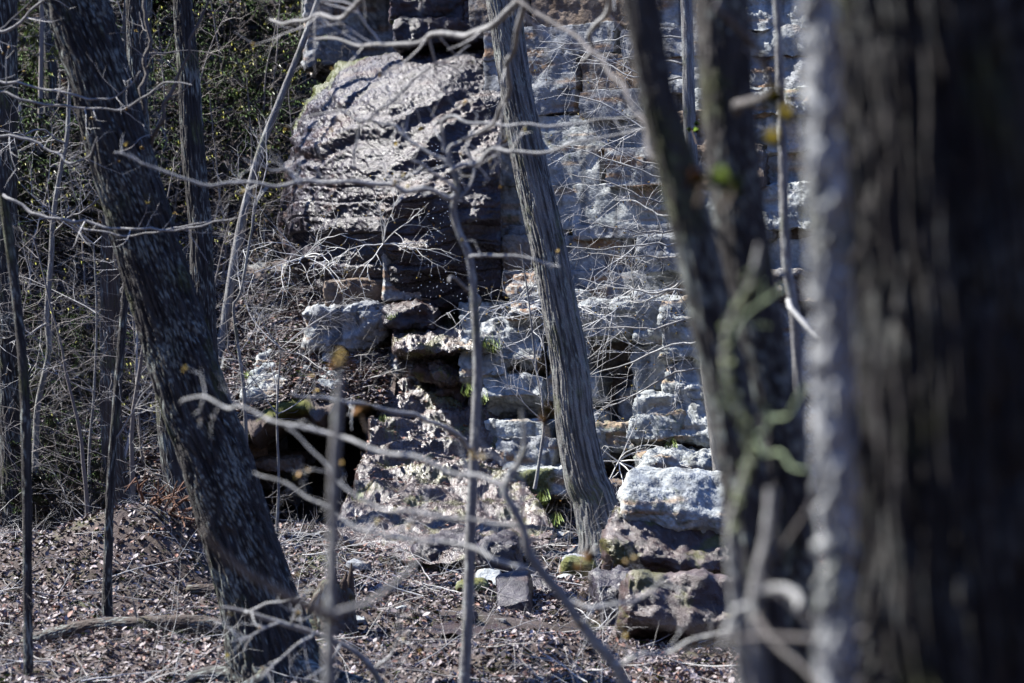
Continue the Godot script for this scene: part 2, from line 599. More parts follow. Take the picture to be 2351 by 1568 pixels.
# ---------------------------------------------------------------- ground
func build_ground() -> void:
	var ds := []
	var d := -44.0
	while d < 120.0:
		ds.append(d)
		d += 3.0 if d < -6.0 else 1.0 if d < 16.0 else (0.11 if d < 33.0 else (0.22 if d < 48.0 else 3.0))
	var xs := []
	var x := -60.0
	while x < 50.0:
		xs.append(x)
		x += 0.13 if x > -9.0 and x < 6.0 else 2.5
	var pos := PackedVector3Array()
	var cols := PackedColorArray()
	for dd in ds:
		for xx in xs:
			var p := Vector3(xx, ground_h(xx, -dd), -dd)
			pos.append(p)
			var c := Color(0.045, 0.033, 0.028).lerp(Color(0.105, 0.082, 0.072), clampf(0.5 + fbm(p, 2.0, 3) * 1.6, 0, 1))
			c = c.lerp(Color(0.07, 0.08, 0.025), clampf((fbm(p + Vector3(70, 0, 0), 1.2, 2) - 0.2) * 3.0, 0, 0.7))
			cols.append(c)
	var g := Geo.new()
	grid(g, pos, xs.size(), ds.size(), false, cols)
	var o := part("ground", g.mesh(), M.ground, self)
	tag(o, "leaf-strewn forest floor rising into the wooded hillside", "ground", "", "structure")
	# the stream: a shallow sheet over the bed
	pos = PackedVector3Array()
	cols = PackedColorArray()
	for j in 24:
		for i in 90:
			var xx := lerpf(-0.7, 4.6, i / 89.0)
			var mid := 21.6 + 0.35 * sin(xx * 1.3)
			var dd := mid + lerpf(0.62, -0.62, j / 23.0)
			var e := ground_h(xx, -mid) + 0.055
			pos.append(Vector3(xx, e + 0.008 * nz(xx * 9.0, dd * 9.0, 2.0), -dd))
			cols.append(Color(0.06, 0.042, 0.035).lerp(Color(0.12, 0.088, 0.074), clampf(0.5 + fbm(Vector3(xx, 0, dd), 2.5, 3) * 1.5, 0, 1)))
	g = Geo.new()
	grid(g, pos, 90, 24, true, cols)
	o = part("stream", g.mesh(), M.water, self)
	tag(o, "shallow brown stream running below the wet boulder", "stream", "", "structure")

# ---------------------------------------------------------------- cliff
func dome() -> ArrayMesh:
	# the wet, rounded buttress: its plan bends from the back round to the front, its front leans back towards the top
	var ys := [84.0, 92.0, 100.0, 130.0, 170.0, 230.0, 300.0, 360.0, 430.0, 500.0, 560.0, 620.0, 665.0, 700.0, 715.0]
	var xl := [795.0, 758.0, 738.0, 712.0, 690.0, 658.0, 632.0, 616.0, 606.0, 604.0, 616.0, 642.0, 676.0, 712.0, 745.0]
	var df := [36.0, 34.9, 34.3, 33.7, 33.25, 32.8, 32.5, 32.3, 32.2, 32.2, 32.2, 32.3, 32.45, 32.7, 33.4]
	var nu := 300
	var nv := 270
	var base := PackedVector3Array()
	for j in nv:
		var yp: float = lerpf(715.0, 86.0, float(j) / (nv - 1))
		var left: float = (interp(ys, xl, yp) - 1175.5) * K * 34.0
		var right: float = (1150.0 - 1175.5) * K * 33.0
		var front := interp(ys, df, yp)
		var y: float = EYE_Y - (yp - 784.0) * K * 33.4
		for i in nu:
			var u := float(i) / (nu - 1)
			var rx := (right - left) * 0.92
			if u < 0.86:
				var a := u / 0.86 * PI * 0.5
				base.append(Vector3(left + rx * (1.0 - cos(a)), y, -(front + (37.0 - front) * (1.0 - pow(sin(a), 0.9)))))
			else:
				base.append(Vector3(lerpf(left + rx, right, (u - 0.86) / 0.14), y, -front))
	var g0 := Geo.new()
	var blank := PackedColorArray()
	blank.resize(base.size())
	grid(g0, base, nu, nv, true, blank)
	var pos := PackedVector3Array()
	var cols := PackedColorArray()
	var moss_at := []
	for e in [[742, 112, 36.0, 0.75], [716, 165, 36.2, 0.7], [694, 215, 36.3, 0.55], [800, 98, 35.6, 0.45], [770, 190, 33.9, 0.22]]:
		var mp := at(e[0], e[1], 33.8)
		mp.z = -e[2]
		moss_at.append([mp, e[3]])
	for k in base.size():
		var p := base[k]
		var low := smoothstep(5.1, 4.0, p.y)            # below: level beds; above: folds that run down to the left
		var s := p.x * 0.8 - p.z * 0.5
		var warp := 0.5 * nz(p.x * 0.9, p.y * 0.9, p.z)
		var qa := p.y * 3.0 - (s - 16.0) * 1.5 + warp
		var qb := p.y * 2.6 - (s - 16.0) * 0.5 + warp
		var fold := lerpf(nz(s * 0.75 + 4.0, qa * 0.8, 3.0), nz(s * 0.8 + 4.0, qb * 0.7, 13.0), low)
		var fold2 := lerpf(nz(s * 1.5 + 9.0, qa * 1.8, 7.0), nz(s * 1.7 + 9.0, qb * 1.35, 17.0), low)
		var lip := maxf(0.0, fold2) * 0.8 - 0.5 * pow(clampf(-fold2 * 1.6, 0, 1), 2.0)
		var by := p.y * 4.6 + 0.5 * nz(p.x * 0.6, 2.0, p.z * 0.6)
		var layer := nz(floorf(by) * 5.7, p.x * 0.55, 1.0)
		var crack := 1.0 - clampf(absf(by - roundf(by)) / 0.1, 0, 1)
		var lump := nz(p.x * 4.2, p.y * 5.2, p.z * 4.2)
		var fine := nz(p.x * 11.0, p.y * 17.0, p.z * 9.0) * 0.6 + nz(p.x * 26.0, p.y * 34.0, p.z * 24.0) * 0.4
		var dd := fold * 0.09 + lip * (0.085 - 0.02 * low) + low * (layer * 0.05 - crack * 0.03 + 0.09 * nz(p.x * 2.0, p.y * 1.6, 21.0)) + lump * 0.022 + fine * 0.026
		p += g0.n[k] * dd
		pos.append(p)
		var c := rock_colour(p, "wet")
		for m in moss_at:
			c = moss_mix(c, p, m[0], m[1])
		cols.append(c)
	var g := Geo.new()
	grid(g, pos, nu, nv, true, cols)
	return g.mesh()

func shelf(cl: Node3D) -> void:
	# the wet shelf under the drip: two treads that slope towards the front, with undercut risers
	var nu := 170
	var nv := 130
	var pos := PackedVector3Array()
	var cols := PackedColorArray()
	for j in nv:
		var v := float(j) / (nv - 1)
		for i in nu:
			var u := float(i) / (nu - 1)
			var wob := 9.0 * nz(u * 5.0, v * 2.0, 4.0)
			var yp := interp([0.0, 0.34, 0.40, 0.56, 0.80, 0.86, 1.0], [728.0, 790.0, 806.0, 826.0, 862.0, 874.0, 905.0], v) + wob
			var d := interp([0.0, 0.34, 0.40, 0.56, 0.80, 0.86, 1.0], [33.2, 31.65, 31.62, 32.35, 31.75, 31.75, 32.5], v) - 0.25 * nz(u * 3.0, 9.0, v)
			var x0 := interp([0.0, 0.4, 0.56, 1.0], [884.0, 890.0, 960.0, 1000.0], v)
			var x1 := interp([0.0, 0.4, 1.0], [1235.0, 1215.0, 1150.0], v)
			var p := at(lerpf(x0, x1, u), yp, d)
			p.z -= 1.1 * pow(clampf(1.0 - u / 0.06, 0, 1), 2.0)
			var w := p
			var ridge := nz(w.x * 1.8, w.y * 6.0 + 1.2 * w.x, w.z * 1.4)
			var lump := nz(w.x * 4.5, w.y * 8.0, w.z * 4.5)
			var fine := nz(w.x * 12.0, w.y * 15.0, w.z * 12.0) * 0.6 + nz(w.x * 26.0, w.y * 30.0, w.z * 26.0) * 0.4
			p += Vector3(-0.1, 0.8, 0.5) * (ridge * 0.08 + lump * 0.05 + fine * 0.035)
			pos.append(p)
			var c := rock_colour(w, "slab").lerp(rock_colour(w, "pale"), smoothstep(0.45, 0.75, u + 0.35 * nz(w.x * 3.0, w.y * 3.0, w.z * 3.0)))
			c = moss_mix(c, w, at(1142, 762, 32.3), 0.22)
			cols.append(c)
	var g := Geo.new()
	grid(g, pos, nu, nv, false, cols)
	var o := part("wet_shelf", g.mesh(), M.rock_glint, cl)
	tag(o, "glistening wet shelf under the dripping overhang", "")

func build_cliff() -> void:
	var cl := Node3D.new()
	cl.name = "cliff"
	add_child(cl)
	tag(cl, "sandstone cliff with a wet dark buttress and dry grey beds", "cliff", "", "structure")
	var o := part("buttress", dome(), M.rock_wet, cl)
	tag(o, "rounded wet purple-brown buttress with glinting folds", "")
	# the beds above the buttress's shoulder, still wet
	var rows := [-190.0, -120.0, -60.0, -8.0, 45.0, 97.0]
	for k in rows.size() - 1:
		var x := 912.0 + rng.randf_range(-6, 10)
		while x < 1120.0:
			var w := rng.randf_range(80, 190)
			if x + w > 1090: w = 1135.0 - x
			block("rock_block", cl, [x, rows[k], x + w + 6, rows[k + 1] + 4], 34.3 + rng.randf_range(-0.12, 0.12) - 0.1 * k, 2.4, "wet", {"edge": 0.07, "amp": 0.08, "yaw": -0.1})
			x += w
	# dark hollow behind the shoulder
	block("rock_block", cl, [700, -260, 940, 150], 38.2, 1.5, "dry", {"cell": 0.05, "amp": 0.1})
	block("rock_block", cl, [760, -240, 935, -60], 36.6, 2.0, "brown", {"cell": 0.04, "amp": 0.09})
	# the dry wall: beds of blocks, nearer towards its far end
	rows = [-190.0, -80.0, 62.0, 126.0, 206.0, 262.0, 340.0, 425.0, 520.0, 545.0, 625.0, 690.0]
	for k in rows.size() - 1:
		var tall: float = rows[k + 1] - rows[k]
		var x := 1112.0 + rng.randf_range(0, 40)
		while x < 2250.0:
			var w := rng.randf_range(110, 330) * (1.0 if tall > 45 else 0.8)
			if x > 1560: w *= 1.5
			var mid := x + w * 0.5
			var d := interp([1100, 1180, 1400, 1560, 1640, 1800, 2300], [33.0, 32.95, 32.3, 31.5, 31.0, 30.6, 29.8], mid) + rng.randf_range(-0.045, 0.045)
			if tall < 45: d += rng.randf_range(0.0, 0.1)
			var kind := "dry"
			if x < 1180 and rng.randf() < 0.4: kind = "pale"
			if x > 1520 and rng.randf() < 0.75: kind = "pale"
			if rng.randf() < 0.16: kind = "brown"
			if x > 1230 and x < 1340 and rows[k] > 250 and rows[k] < 500: kind = "pale"  # sunlit bumps of the wall, put into the block colour
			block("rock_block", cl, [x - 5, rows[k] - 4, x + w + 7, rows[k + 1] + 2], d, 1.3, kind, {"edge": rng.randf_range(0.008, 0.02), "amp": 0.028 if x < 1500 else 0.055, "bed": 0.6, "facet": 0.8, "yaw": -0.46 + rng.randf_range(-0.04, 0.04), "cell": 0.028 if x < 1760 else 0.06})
			x += w
	# the wall behind all the joints
	block("rock_face", cl, [1050, -260, 2400, 1260], 34.6, 1.2, "dry", {"cell": 0.12, "amp": 0.1})
	# the overhang at the buttress's foot and the beds under it
	for b in [
		[[742, 640, 905, 705], 32.9, "brown", 0.05], [[880, 560, 1062, 690], 32.75, "dry", 0.05], [[900, 470, 1010, 562], 32.7, "dry", 0.06], [[1058, 585, 1165, 686], 32.7, "dry", 0.045],
		[[1012, 500, 1150, 588], 32.9, "brown", 0.06], [[1150, 618, 1250, 682], 32.6, "dry", 0.04], [[1150, 540, 1262, 622], 32.6, "brown", 0.05], [[860, 684, 1000, 702], 32.9, "brown", 0.05]]:
		block("rock_block", cl, b[0], b[1], 1.8, b[2], {"amp": b[3], "edge": 0.05})
	for b in [
		[[700, 702, 892, 806], 32.65, "dry", 0.07, 0.13, 0.03], [[790, 786, 896, 836], 33.1, "brown", 0.07, 0.06, 0.1], [[886, 700, 1016, 752], 32.2, "wet", 0.08, 0.10, -0.03], [[1046, 694, 1236, 762], 32.6, "pale", 0.04, 0.04, -0.02],
		[[893, 806, 1000, 850], 32.35, "dry", 0.09, 0.07, -0.08], [[896, 838, 968, 900], 32.4, "dry", 0.09, 0.07, 0.1], [[955, 852, 1120, 884], 31.95, "slab", 0.08, 0.07, -0.22], [[990, 868, 1150, 920], 32.1, "slab", 0.08, 0.07, -0.16]]:
		block("ledge", cl, b[0], b[1], 2.2, b[2], {"amp": b[3], "edge": b[4], "bed": 0.8, "roll": b[5], "facet": 1.0, "yaw": rng.randf_range(-0.1, 0.1)})
	shelf(cl)
	# broken pale rock beside the falls and along the foot of the dry wall
	var pale := [
		[[1085, 800, 1200, 880], 31.6, 0.09, -0.1], [[1160, 790, 1290, 905], 31.5, 0.10, 0.05], [[1090, 868, 1205, 940], 31.5, 0.09, 0.08], [[1205, 690, 1290, 800], 31.4, 0.09, 0.0],
		[[1142, 930, 1290, 985], 31.3, 0.07, 0.03], [[1150, 984, 1300, 1030], 31.2, 0.06, 0.0], [[1175, 1030, 1320, 1125], 31.0, 0.07, -0.05],
		[[1295, 696, 1385, 800], 31.4, 0.06, 0.0], [[1372, 692, 1535, 772], 31.0, 0.10, 0.1], [[1390, 765, 1500, 785], 31.2, 0.04, 0.0], [[1300, 795, 1400, 885], 31.3, 0.07, 0.0],
		[[1500, 688, 1600, 800], 30.8, 0.08, -0.06], [[1560, 690, 1680, 830], 30.5, 0.09, 0.0], [[1490, 795, 1580, 905], 30.9, 0.08, 0.04], [[1570, 826, 1690, 940], 30.5, 0.09, 0.02],
		[[1300, 880, 1420, 960], 31.3, 0.07, 0.0], [[1505, 900, 1600, 1010], 30.6, 0.08, 0.05], [[1590, 935, 1700, 1060], 30.3, 0.09, -0.03], [[1480, 1000, 1610, 1060], 30.4, 0.08, 0.04],
		[[1330, 955, 1420, 1010], 31.0, 0.07, -0.06], [[1410, 985, 1500, 1050], 30.8, 0.07, 0.12], [[1340, 1010, 1430, 1080], 30.6, 0.07, 0.2]]
	for b in pale:
		block("rock_block", cl, b[0], b[1], 1.7, "pale" if rng.randf() < 0.7 else "dry", {"amp": b[2] * 0.7, "edge": 0.03, "roll": b[3], "yaw": -0.3, "facet": 0.9, "bed": 0.9, "pitch": -0.5 if b[0][0] < 1250 and b[0][1] < 940 else rng.randf_range(-0.35, 0.0)})
	for b in [[[1375, 780, 1500, 870], 31.9, "brown"], [[1395, 862, 1530, 960], 31.8, "brown"], [[1430, 900, 1500, 990], 31.4, "dry"], [[1690, 690, 2250, 1250], 30.6, "dry"], [[1085, 905, 1150, 990], 31.9, "brown"], [[1105, 985, 1180, 1100], 31.5, "wet"]]:
		block("rock_block", cl, b[0], b[1], 1.4, b[2], {"amp": 0.07, "yaw": -0.1, "cell": 0.03})
	# the hollow under the bank
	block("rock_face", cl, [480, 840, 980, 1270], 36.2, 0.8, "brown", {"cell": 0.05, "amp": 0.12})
	for b in [[[535, 1050, 690, 1084], 32.1, "brown"], [[530, 1084, 640, 1122], 32.6, "brown"], [[540, 1118, 680, 1160], 33.4, "brown"], [[540, 1158, 720, 1215], 34.2, "brown"],
		[[540, 915, 620, 1050], 32.2, "brown"], [[790, 830, 905, 900], 34.2, "brown"]]:
		block("ledge", cl, b[0], b[1], 2.6, b[2], {"amp": 0.07, "bed": 1.0, "edge": 0.04})
	# the leafy bank above it: top, lip and underside in one sheet
	var g := Geo.new()
	var pos := PackedVector3Array()
	var cols := PackedColorArray()
	var nu := 90
	var nv := 92
	for j in nv:
		for i in nu:
			var x := lerpf(-4.0, -1.55, float(i) / (nu - 1))
			var lip := 31.55 + 0.28 * nz(x * 1.4, 5.0, 0.0) + 0.1 * nz(x * 5.0, 8.0, 0.0) + 0.25 * smoothstep(-2.4, -1.6, x)
			var p: Vector3
			if j < 20:
				var t := j / 19.0
				var y0 := bank_h(x, lip)
				var a := t * PI * 0.5
				p = Vector3(x, y0 - 0.28 * cos(a) - 0.05, -(lip + 2.2 * pow(1.0 - t, 1.6)))
			else:
				var d := lerpf(lip, 36.2, (j - 19.0) / (nv - 20.0))
				p = Vector3(x, bank_h(x, d), -d)
			p += Vector3(0, 0.05, 0.05) * fbm(p, 5.0, 2)
			pos.append(p)
			var c := Color(0.085, 0.066, 0.058).lerp(Color(0.15, 0.122, 0.11), clampf(0.5 + fbm(p, 3.0, 3) * 1.6, 0, 1))
			var q := 0.5 + nz(p.x * 1.6 + 8.0, p.y * 2.0, p.z * 1.6)
			c = c.lerp(Color(0.30, 0.30, 0.285), clampf((q - 0.72) * 5.0, 0, 1))
			c = moss_mix(c, p, at(650, 915, 31.6), 0.42)
			cols.append(c)
	grid(g, pos, nu, nv, false, cols)
	o = part("leafy_bank", g.mesh(), M.ground, cl)
	for b in [[[635, 772, 780, 806], 32.95, 0.16], [[600, 834, 770, 862], 32.45, 0.05], [[690, 858, 810, 900], 31.95, -0.06], [[740, 806, 840, 840], 32.6, -0.12], [[560, 876, 690, 906], 31.9, 0.05], [[590, 800, 660, 822], 32.9, -0.1]]:
		block("ledge", cl, b[0], b[1], 1.0, "pale" if rng.randf() < 0.6 else "dry", {"amp": 0.08, "roll": b[2], "edge": 0.05, "pitch": 0.35, "facet": 1.1})
	# the sloping wet slab below the falls
	nu = 190
	nv = 150
	pos = PackedVector3Array()
	cols = PackedColorArray()
	for j in nv:
		var v := float(j) / (nv - 1)
		var yp := lerpf(880.0, 1335.0, v)
		var step := 26.0 * (smoothstep(0.40, 0.45, v) + smoothstep(0.55, 0.59, v) * 0.6 + smoothstep(0.22, 0.25, v) * 0.35) / 1.95
		var d := interp([880, 970, 1060, 1110, 1160, 1215, 1245, 1290, 1335], [32.4, 31.6, 31.0, 30.5, 30.0, 29.0, 27.9, 26.3, 24.7], yp)
		var l := interp([880, 920, 970, 1060, 1110, 1160, 1215, 1245, 1290, 1335], [905, 880, 856, 838, 826, 818, 780, 740, 830, 960], yp)
		var r := interp([880, 970, 1060, 1110, 1160, 1215, 1245, 1290, 1335], [1120, 1150, 1160, 1172, 1205, 1250, 1270, 1255, 1200], yp)
		for i in nu:
			var u := float(i) / (nu - 1)
			var p: Vector3
			if u < 0.14:
				var t := 1.0 - u / 0.14
				p = at(l, yp, d) + Vector3(-0.10 * sin(t * PI * 0.5) , -0.25 * t * t, -1.3 * t * t)
			elif u > 0.9:
				var t := (u - 0.9) / 0.1
				p = at(r, yp, d) + Vector3(0.1 * t, -0.3 * t * t, -0.9 * t * t)
			else:
				p = at(lerpf(l, r, (u - 0.14) / 0.76), yp, d)
			p.y += (step - 16.0 * v) * 0.012 + 0.10 * smoothstep(0.8, 1.0, v)
			var w := p
			var ridge := nz(w.x * 1.6, w.y * 4.5 + 0.6 * w.x, w.z * 1.2)
			var lump := nz(w.x * 4.0, w.y * 7.0, w.z * 4.0)
			var fine := nz(w.x * 11.0, w.y * 15.0, w.z * 11.0) * 0.6 + nz(w.x * 25.0, w.y * 30.0, w.z * 25.0) * 0.4
			p += Vector3(-0.1, 0.75, 0.6) * (ridge * 0.13 + lump * 0.055 + fine * 0.03)
			pos.append(p)
			cols.append(rock_colour(w, "slab"))
	g = Geo.new()
	grid(g, pos, nu, nv, false, cols)
	o = part("wet_slab", g.mesh(), M.rock_glint, cl)
	tag(o, "sloping wet reddish slab with moss and dead leaves below the falls", "")
	slab_pos = pos

var slab_pos := PackedVector3Array()

func build_boulders() -> void:
	boulder("boulder", "pale dry boulder at the foot of the grey wall", "boulder", [1478, 1046, 1712, 1132], 29.4, 1.4, "pale", {"amp": 0.08, "edge": 0.16, "facet": 0.9, "roll": 0.04})
	boulder("boulder", "grey layered boulder with yellow-green moss wedged under a pale boulder", "boulder", [1480, 1126, 1705, 1196], 29.3, 1.2, "pale", {"amp": 0.09, "edge": 0.05, "bed": 1.2, "moss": [[at(1600, 1165, 29.3), 0.26]]})
	boulder("layered_rock", "pale grey sloping slab, uppermost of the stack by the stream", "rock", [1430, 1196, 1790, 1360], 23.0, 2.0, "pale", {"amp": 0.05, "edge": 0.16, "facet": 0.7, "bed": 0.6, "roll": -0.12, "pitch": -0.65})
	boulder("layered_rock", "reddish-brown wet slab under the pale sloping slab", "rock", [1392, 1268, 1800, 1425], 22.0, 1.6, "slab", {"amp": 0.055, "edge": 0.16, "facet": 0.9, "bed": 0.5, "roll": -0.14, "pitch": -0.6})
	boulder("layered_rock", "low broken wet slab at the bottom of the stack by the stream", "rock", [1432, 1370, 1775, 1500], 20.8, 1.2, "slab", {"amp": 0.055, "edge": 0.12, "facet": 0.7, "bed": 0.4, "roll": -0.07, "pitch": -0.35})
	boulder("layered_rock", "narrow dark slab end jutting from the wet stack over the stream", "rock", [1378, 1330, 1470, 1440], 21.8, 0.9, "wet", {"amp": 0.07, "edge": 0.05, "facet": 1.0, "roll": 0.2})
	boulder("boulder", "brown square block behind the foot of the leaning grey tree", "boulder", [1395, 1108, 1478, 1178], 29.6, 0.7, "brown", {"amp": 0.05, "edge": 0.05})
	boulder("slab_stone", "pale angular slab leaning by the foot of the grey tree", "stone", [1218, 1108, 1345, 1196], 29.2, 0.4, "pale", {"amp": 0.045, "edge": 0.03, "roll": 0.72, "yaw": 0.35, "facet": 0.4})
	boulder("boulder", "pale block with orange moss behind the leaning slab", "boulder", [1165, 1075, 1300, 1140], 30.2, 0.9, "pale", {"amp": 0.07, "edge": 0.06, "moss": [[at(1225, 1100, 30.1), 0.28]]})
	boulder("flat_stone", "flat grey stone lying in leaves before the leaning slab", "stone", [1226, 1236, 1312, 1262], 27.4, 0.5, "dry", {"amp": 0.03, "edge": 0.04, "pitch": 0.25})
	boulder("flat_stone", "small tilted grey stone lying on a flat stone", "stone", [1276, 1230, 1318, 1250], 27.2, 0.3, "pale", {"amp": 0.03, "edge": 0.03, "roll": 0.5})
	boulder("wet_stone", "shining wet flat slab at the edge of the stream", "stone", [1140, 1352, 1222, 1398], 23.9, 0.7, "wet", {"amp": 0.03, "edge": 0.05, "roll": 0.22, "pitch": 0.35, "facet": 0.3})
	boulder("wet_stone", "shining wet tilted slab beside a flat wet slab", "stone", [1205, 1352, 1290, 1402], 23.8, 0.7, "wet", {"amp": 0.06, "edge": 0.09, "roll": 0.3, "pitch": 0.5, "yaw": 0.4, "facet": 1.0})
	boulder("wet_stone", "small pale wet stone with a brown side by orange moss", "stone", [1092, 1328, 1150, 1356], 24.8, 0.4, "pale", {"amp": 0.03, "edge": 0.04, "pitch": 0.3})
	boulder("boulder", "dark wet hump of rock below the sloping slab", "boulder", [955, 1236, 1110, 1318], 26.8, 1.1, "wet", {"amp": 0.08, "edge": 0.2, "roll": 0.2})
	boulder("boulder", "dark hollowed rock beside the dark wet hump", "boulder", [1100, 1240, 1196, 1322], 27.3, 0.9, "wet", {"amp": 0.09, "edge": 0.12})
	boulder("flat_stone", "long pale flat rock along the foot of the slab", "stone", [1085, 1190, 1210, 1240], 28.6, 0.9, "slab", {"amp": 0.05, "edge": 0.07, "pitch": 0.25, "roll": 0.05})
	boulder("mossy_stone", "low stone capped with orange-yellow moss", "stone", [1045, 1338, 1120, 1372], 24.4, 0.4, "dry", {"amp": 0.04, "edge": 0.08, "moss": [[at(1080, 1346, 24.3), 0.35]]})
	boulder("mossy_stone", "round moss-covered stone above the shining slabs", "stone", [1185, 1325, 1225, 1346], 24.6, 0.3, "dry", {"amp": 0.03, "edge": 0.06, "moss": [[at(1205, 1332, 24.5), 0.25]]})
	boulder("mossy_stone", "dark stone with green moss between root and boulder", "stone", [1290, 1286, 1372, 1330], 25.6, 0.6, "dry", {"amp": 0.05, "edge": 0.08, "moss": [[at(1330, 1295, 25.5), 0.25]]})
	boulder("flat_stone", "broken grey ledge at the edge of the stream under the boulder", "stone", [1270, 1380, 1392, 1432], 24.2, 0.9, "wet", {"amp": 0.06, "edge": 0.05, "pitch": 0.2})
	for k in 22:
		var yb := rng.randf_range(1262, 1440)
		var xb := rng.randf_range(700, 1400)
		var wb := rng.randf_range(14, 40)
		var b := boulder("small_stone", "small loose stone half sunk in leaves below the sloping slab", "stone", [xb, yb - wb * rng.randf_range(0.3, 0.6), xb + wb, yb], 24.0, 0.05 + wb * 0.0045, ["dry", "pale", "wet", "brown"][k % 4], {"amp": 0.025, "edge": 0.04, "roll": rng.randf_range(-0.4, 0.4), "yaw": rng.randf() * 1.5, "facet": 1.0})
		b.set_meta("group", "small loose stones below the slab")
	boulder("round_stone", "round grey stone lodged in the dark crack under the overhang", "stone", [1074, 674, 1106, 704], 32.1, 0.22, "dry", {"amp": 0.02, "edge": 0.09})

# ---------------------------------------------------------------- trees
func trunk_path(a: Array, d: float) -> Array:
	var ps := []
	for e in a:
		ps.append([at(e[0], e[1], d + (e[3] if e.size() > 3 else 0.0)), e[2] * K * d * 0.5])
	return ps

func limb(t: Node3D, ps: Array, col: Color, side_twigs: int, tw_len: float, gen: int, buds := 0, called := "limb", lift := 0.12) -> MeshInstance3D:
	var s := kinked(ps, 5, 1.0)
	var g := Geo.new()
	tube(g, s[0], s[1], 7, col, 0.22)
	var o := part(called, g.mesh(), M.bark, t, -t.position)
	var pts: PackedVector3Array = s[0]
	var rad: PackedFloat32Array = s[1]
	var tips := []
	var tg := Geo.new()
	for k in side_twigs:
		var q := rng.randi_range(2, pts.size() - 2)
		var along := (pts[q + 1] - pts[q]).normalized()
		var side := along.cross(Vector3(rng.randf_range(-1, 1), rng.randf_range(-1, 1), rng.randf_range(-1, 1))).normalized()
		twig(tg, pts[q], along * 0.45 + side * 0.9, tw_len * rng.randf_range(0.5, 1.3), clampf(rad[q] * 0.45, 0.0018, 0.008), gen, lift, 0.22, col, tips)
	if tg.v.size():
		part("twigs", tg.mesh(), M.twig, o).set_meta("kind", "stuff")
	if buds > 0 and tips.size():
		var bg := Geo.new()
		for k in mini(buds, tips.size()):
			var e: Array = tips[rng.randi_range(0, tips.size() - 1)]
			bud(bg, e[0], e[1], 0.03)
		part("buds", bg.mesh(), M.bud, o).set_meta("kind", "stuff")
	return o

func bud(g: Geo, p: Vector3, d: Vector3, size: float) -> void:
	for k in 4:
		var w := TAU * k / 4.0 + rng.randf()
		var dd := (d + Vector3(cos(w), sin(w), sin(w * 1.7)) * 0.7).normalized()
		leaf(g, p, dd, Vector3(sin(w), 0.6, cos(w)).normalized(), size * rng.randf_range(0.7, 1.2), size * 0.45, Color(0.36, 0.22, 0.10).lerp(Color(0.34, 0.30, 0.08), rng.randf()), 0.4)

func crown(t: Node3D, top: Vector3, spread: float, count: int, col: Color, called := "crown_limb") -> void:
	# limbs above the picture; their shadows fall into it
	for k in count:
		var g := Geo.new()
		var w := TAU * k / count + rng.randf() * 0.8
		var tips := []
		twig(g, top - UPV * rng.randf_range(0.0, 1.6), Vector3(cos(w), 1.0 + rng.randf() * 0.6, sin(w)), spread * rng.randf_range(0.8, 1.3), 0.045, 2, 0.25, 0.2, col, tips)
		part(called, g.mesh(), M.twig, t, -t.position)

func tree(called: String, label: String, a: Array, d: float, sides: int, step: float, amp: float, per: float, look: String, group := "", stretch := 0.07, twist := 0.15) -> Node3D:
	var ps := trunk_path(a, d)
	var base: Vector3 = ps[-1][0]
	var t := thing(called, label, "tree", base, group)
	part("trunk", bark(ps, sides, step, amp, per, stretch, twist, rng.randf() * 60.0, look), M.bark, t, -base)
	return t

func roots(t: Node3D, c: Vector3, r: float, count: int, look: String) -> void:
	# root flare: tapering ridges that leave the foot and dive under the litter
	for k in count:
		var w := TAU * k / count + rng.randf_range(-0.3, 0.3)
		var o := Vector3(cos(w), 0, sin(w))
		var ps := [[c + o * r * 0.35 + UPV * 0.28, r * 0.22]]
		for q in 4:
			var p := c + o.rotated(UPV, 0.15 * q * sin(w * 3.0)) * r * (1.0 + 0.55 * q)
			p.y = ground_h(p.x, p.z) + [0.06, 0.03, 0.0, -0.05][q]
			ps.append([p, r * [0.27, 0.2, 0.14, 0.08][q]])
		part("root", bark(ps, 20, 0.02, 0.012, 0.03, 0.1, 0.1, rng.randf() * 20.0, look), M.bark, t, -t.position)

const GREY := Color(0.25, 0.245, 0.24)
const DARK := Color(0.11, 0.10, 0.095)
const PALE := Color(0.36, 0.36, 0.35)

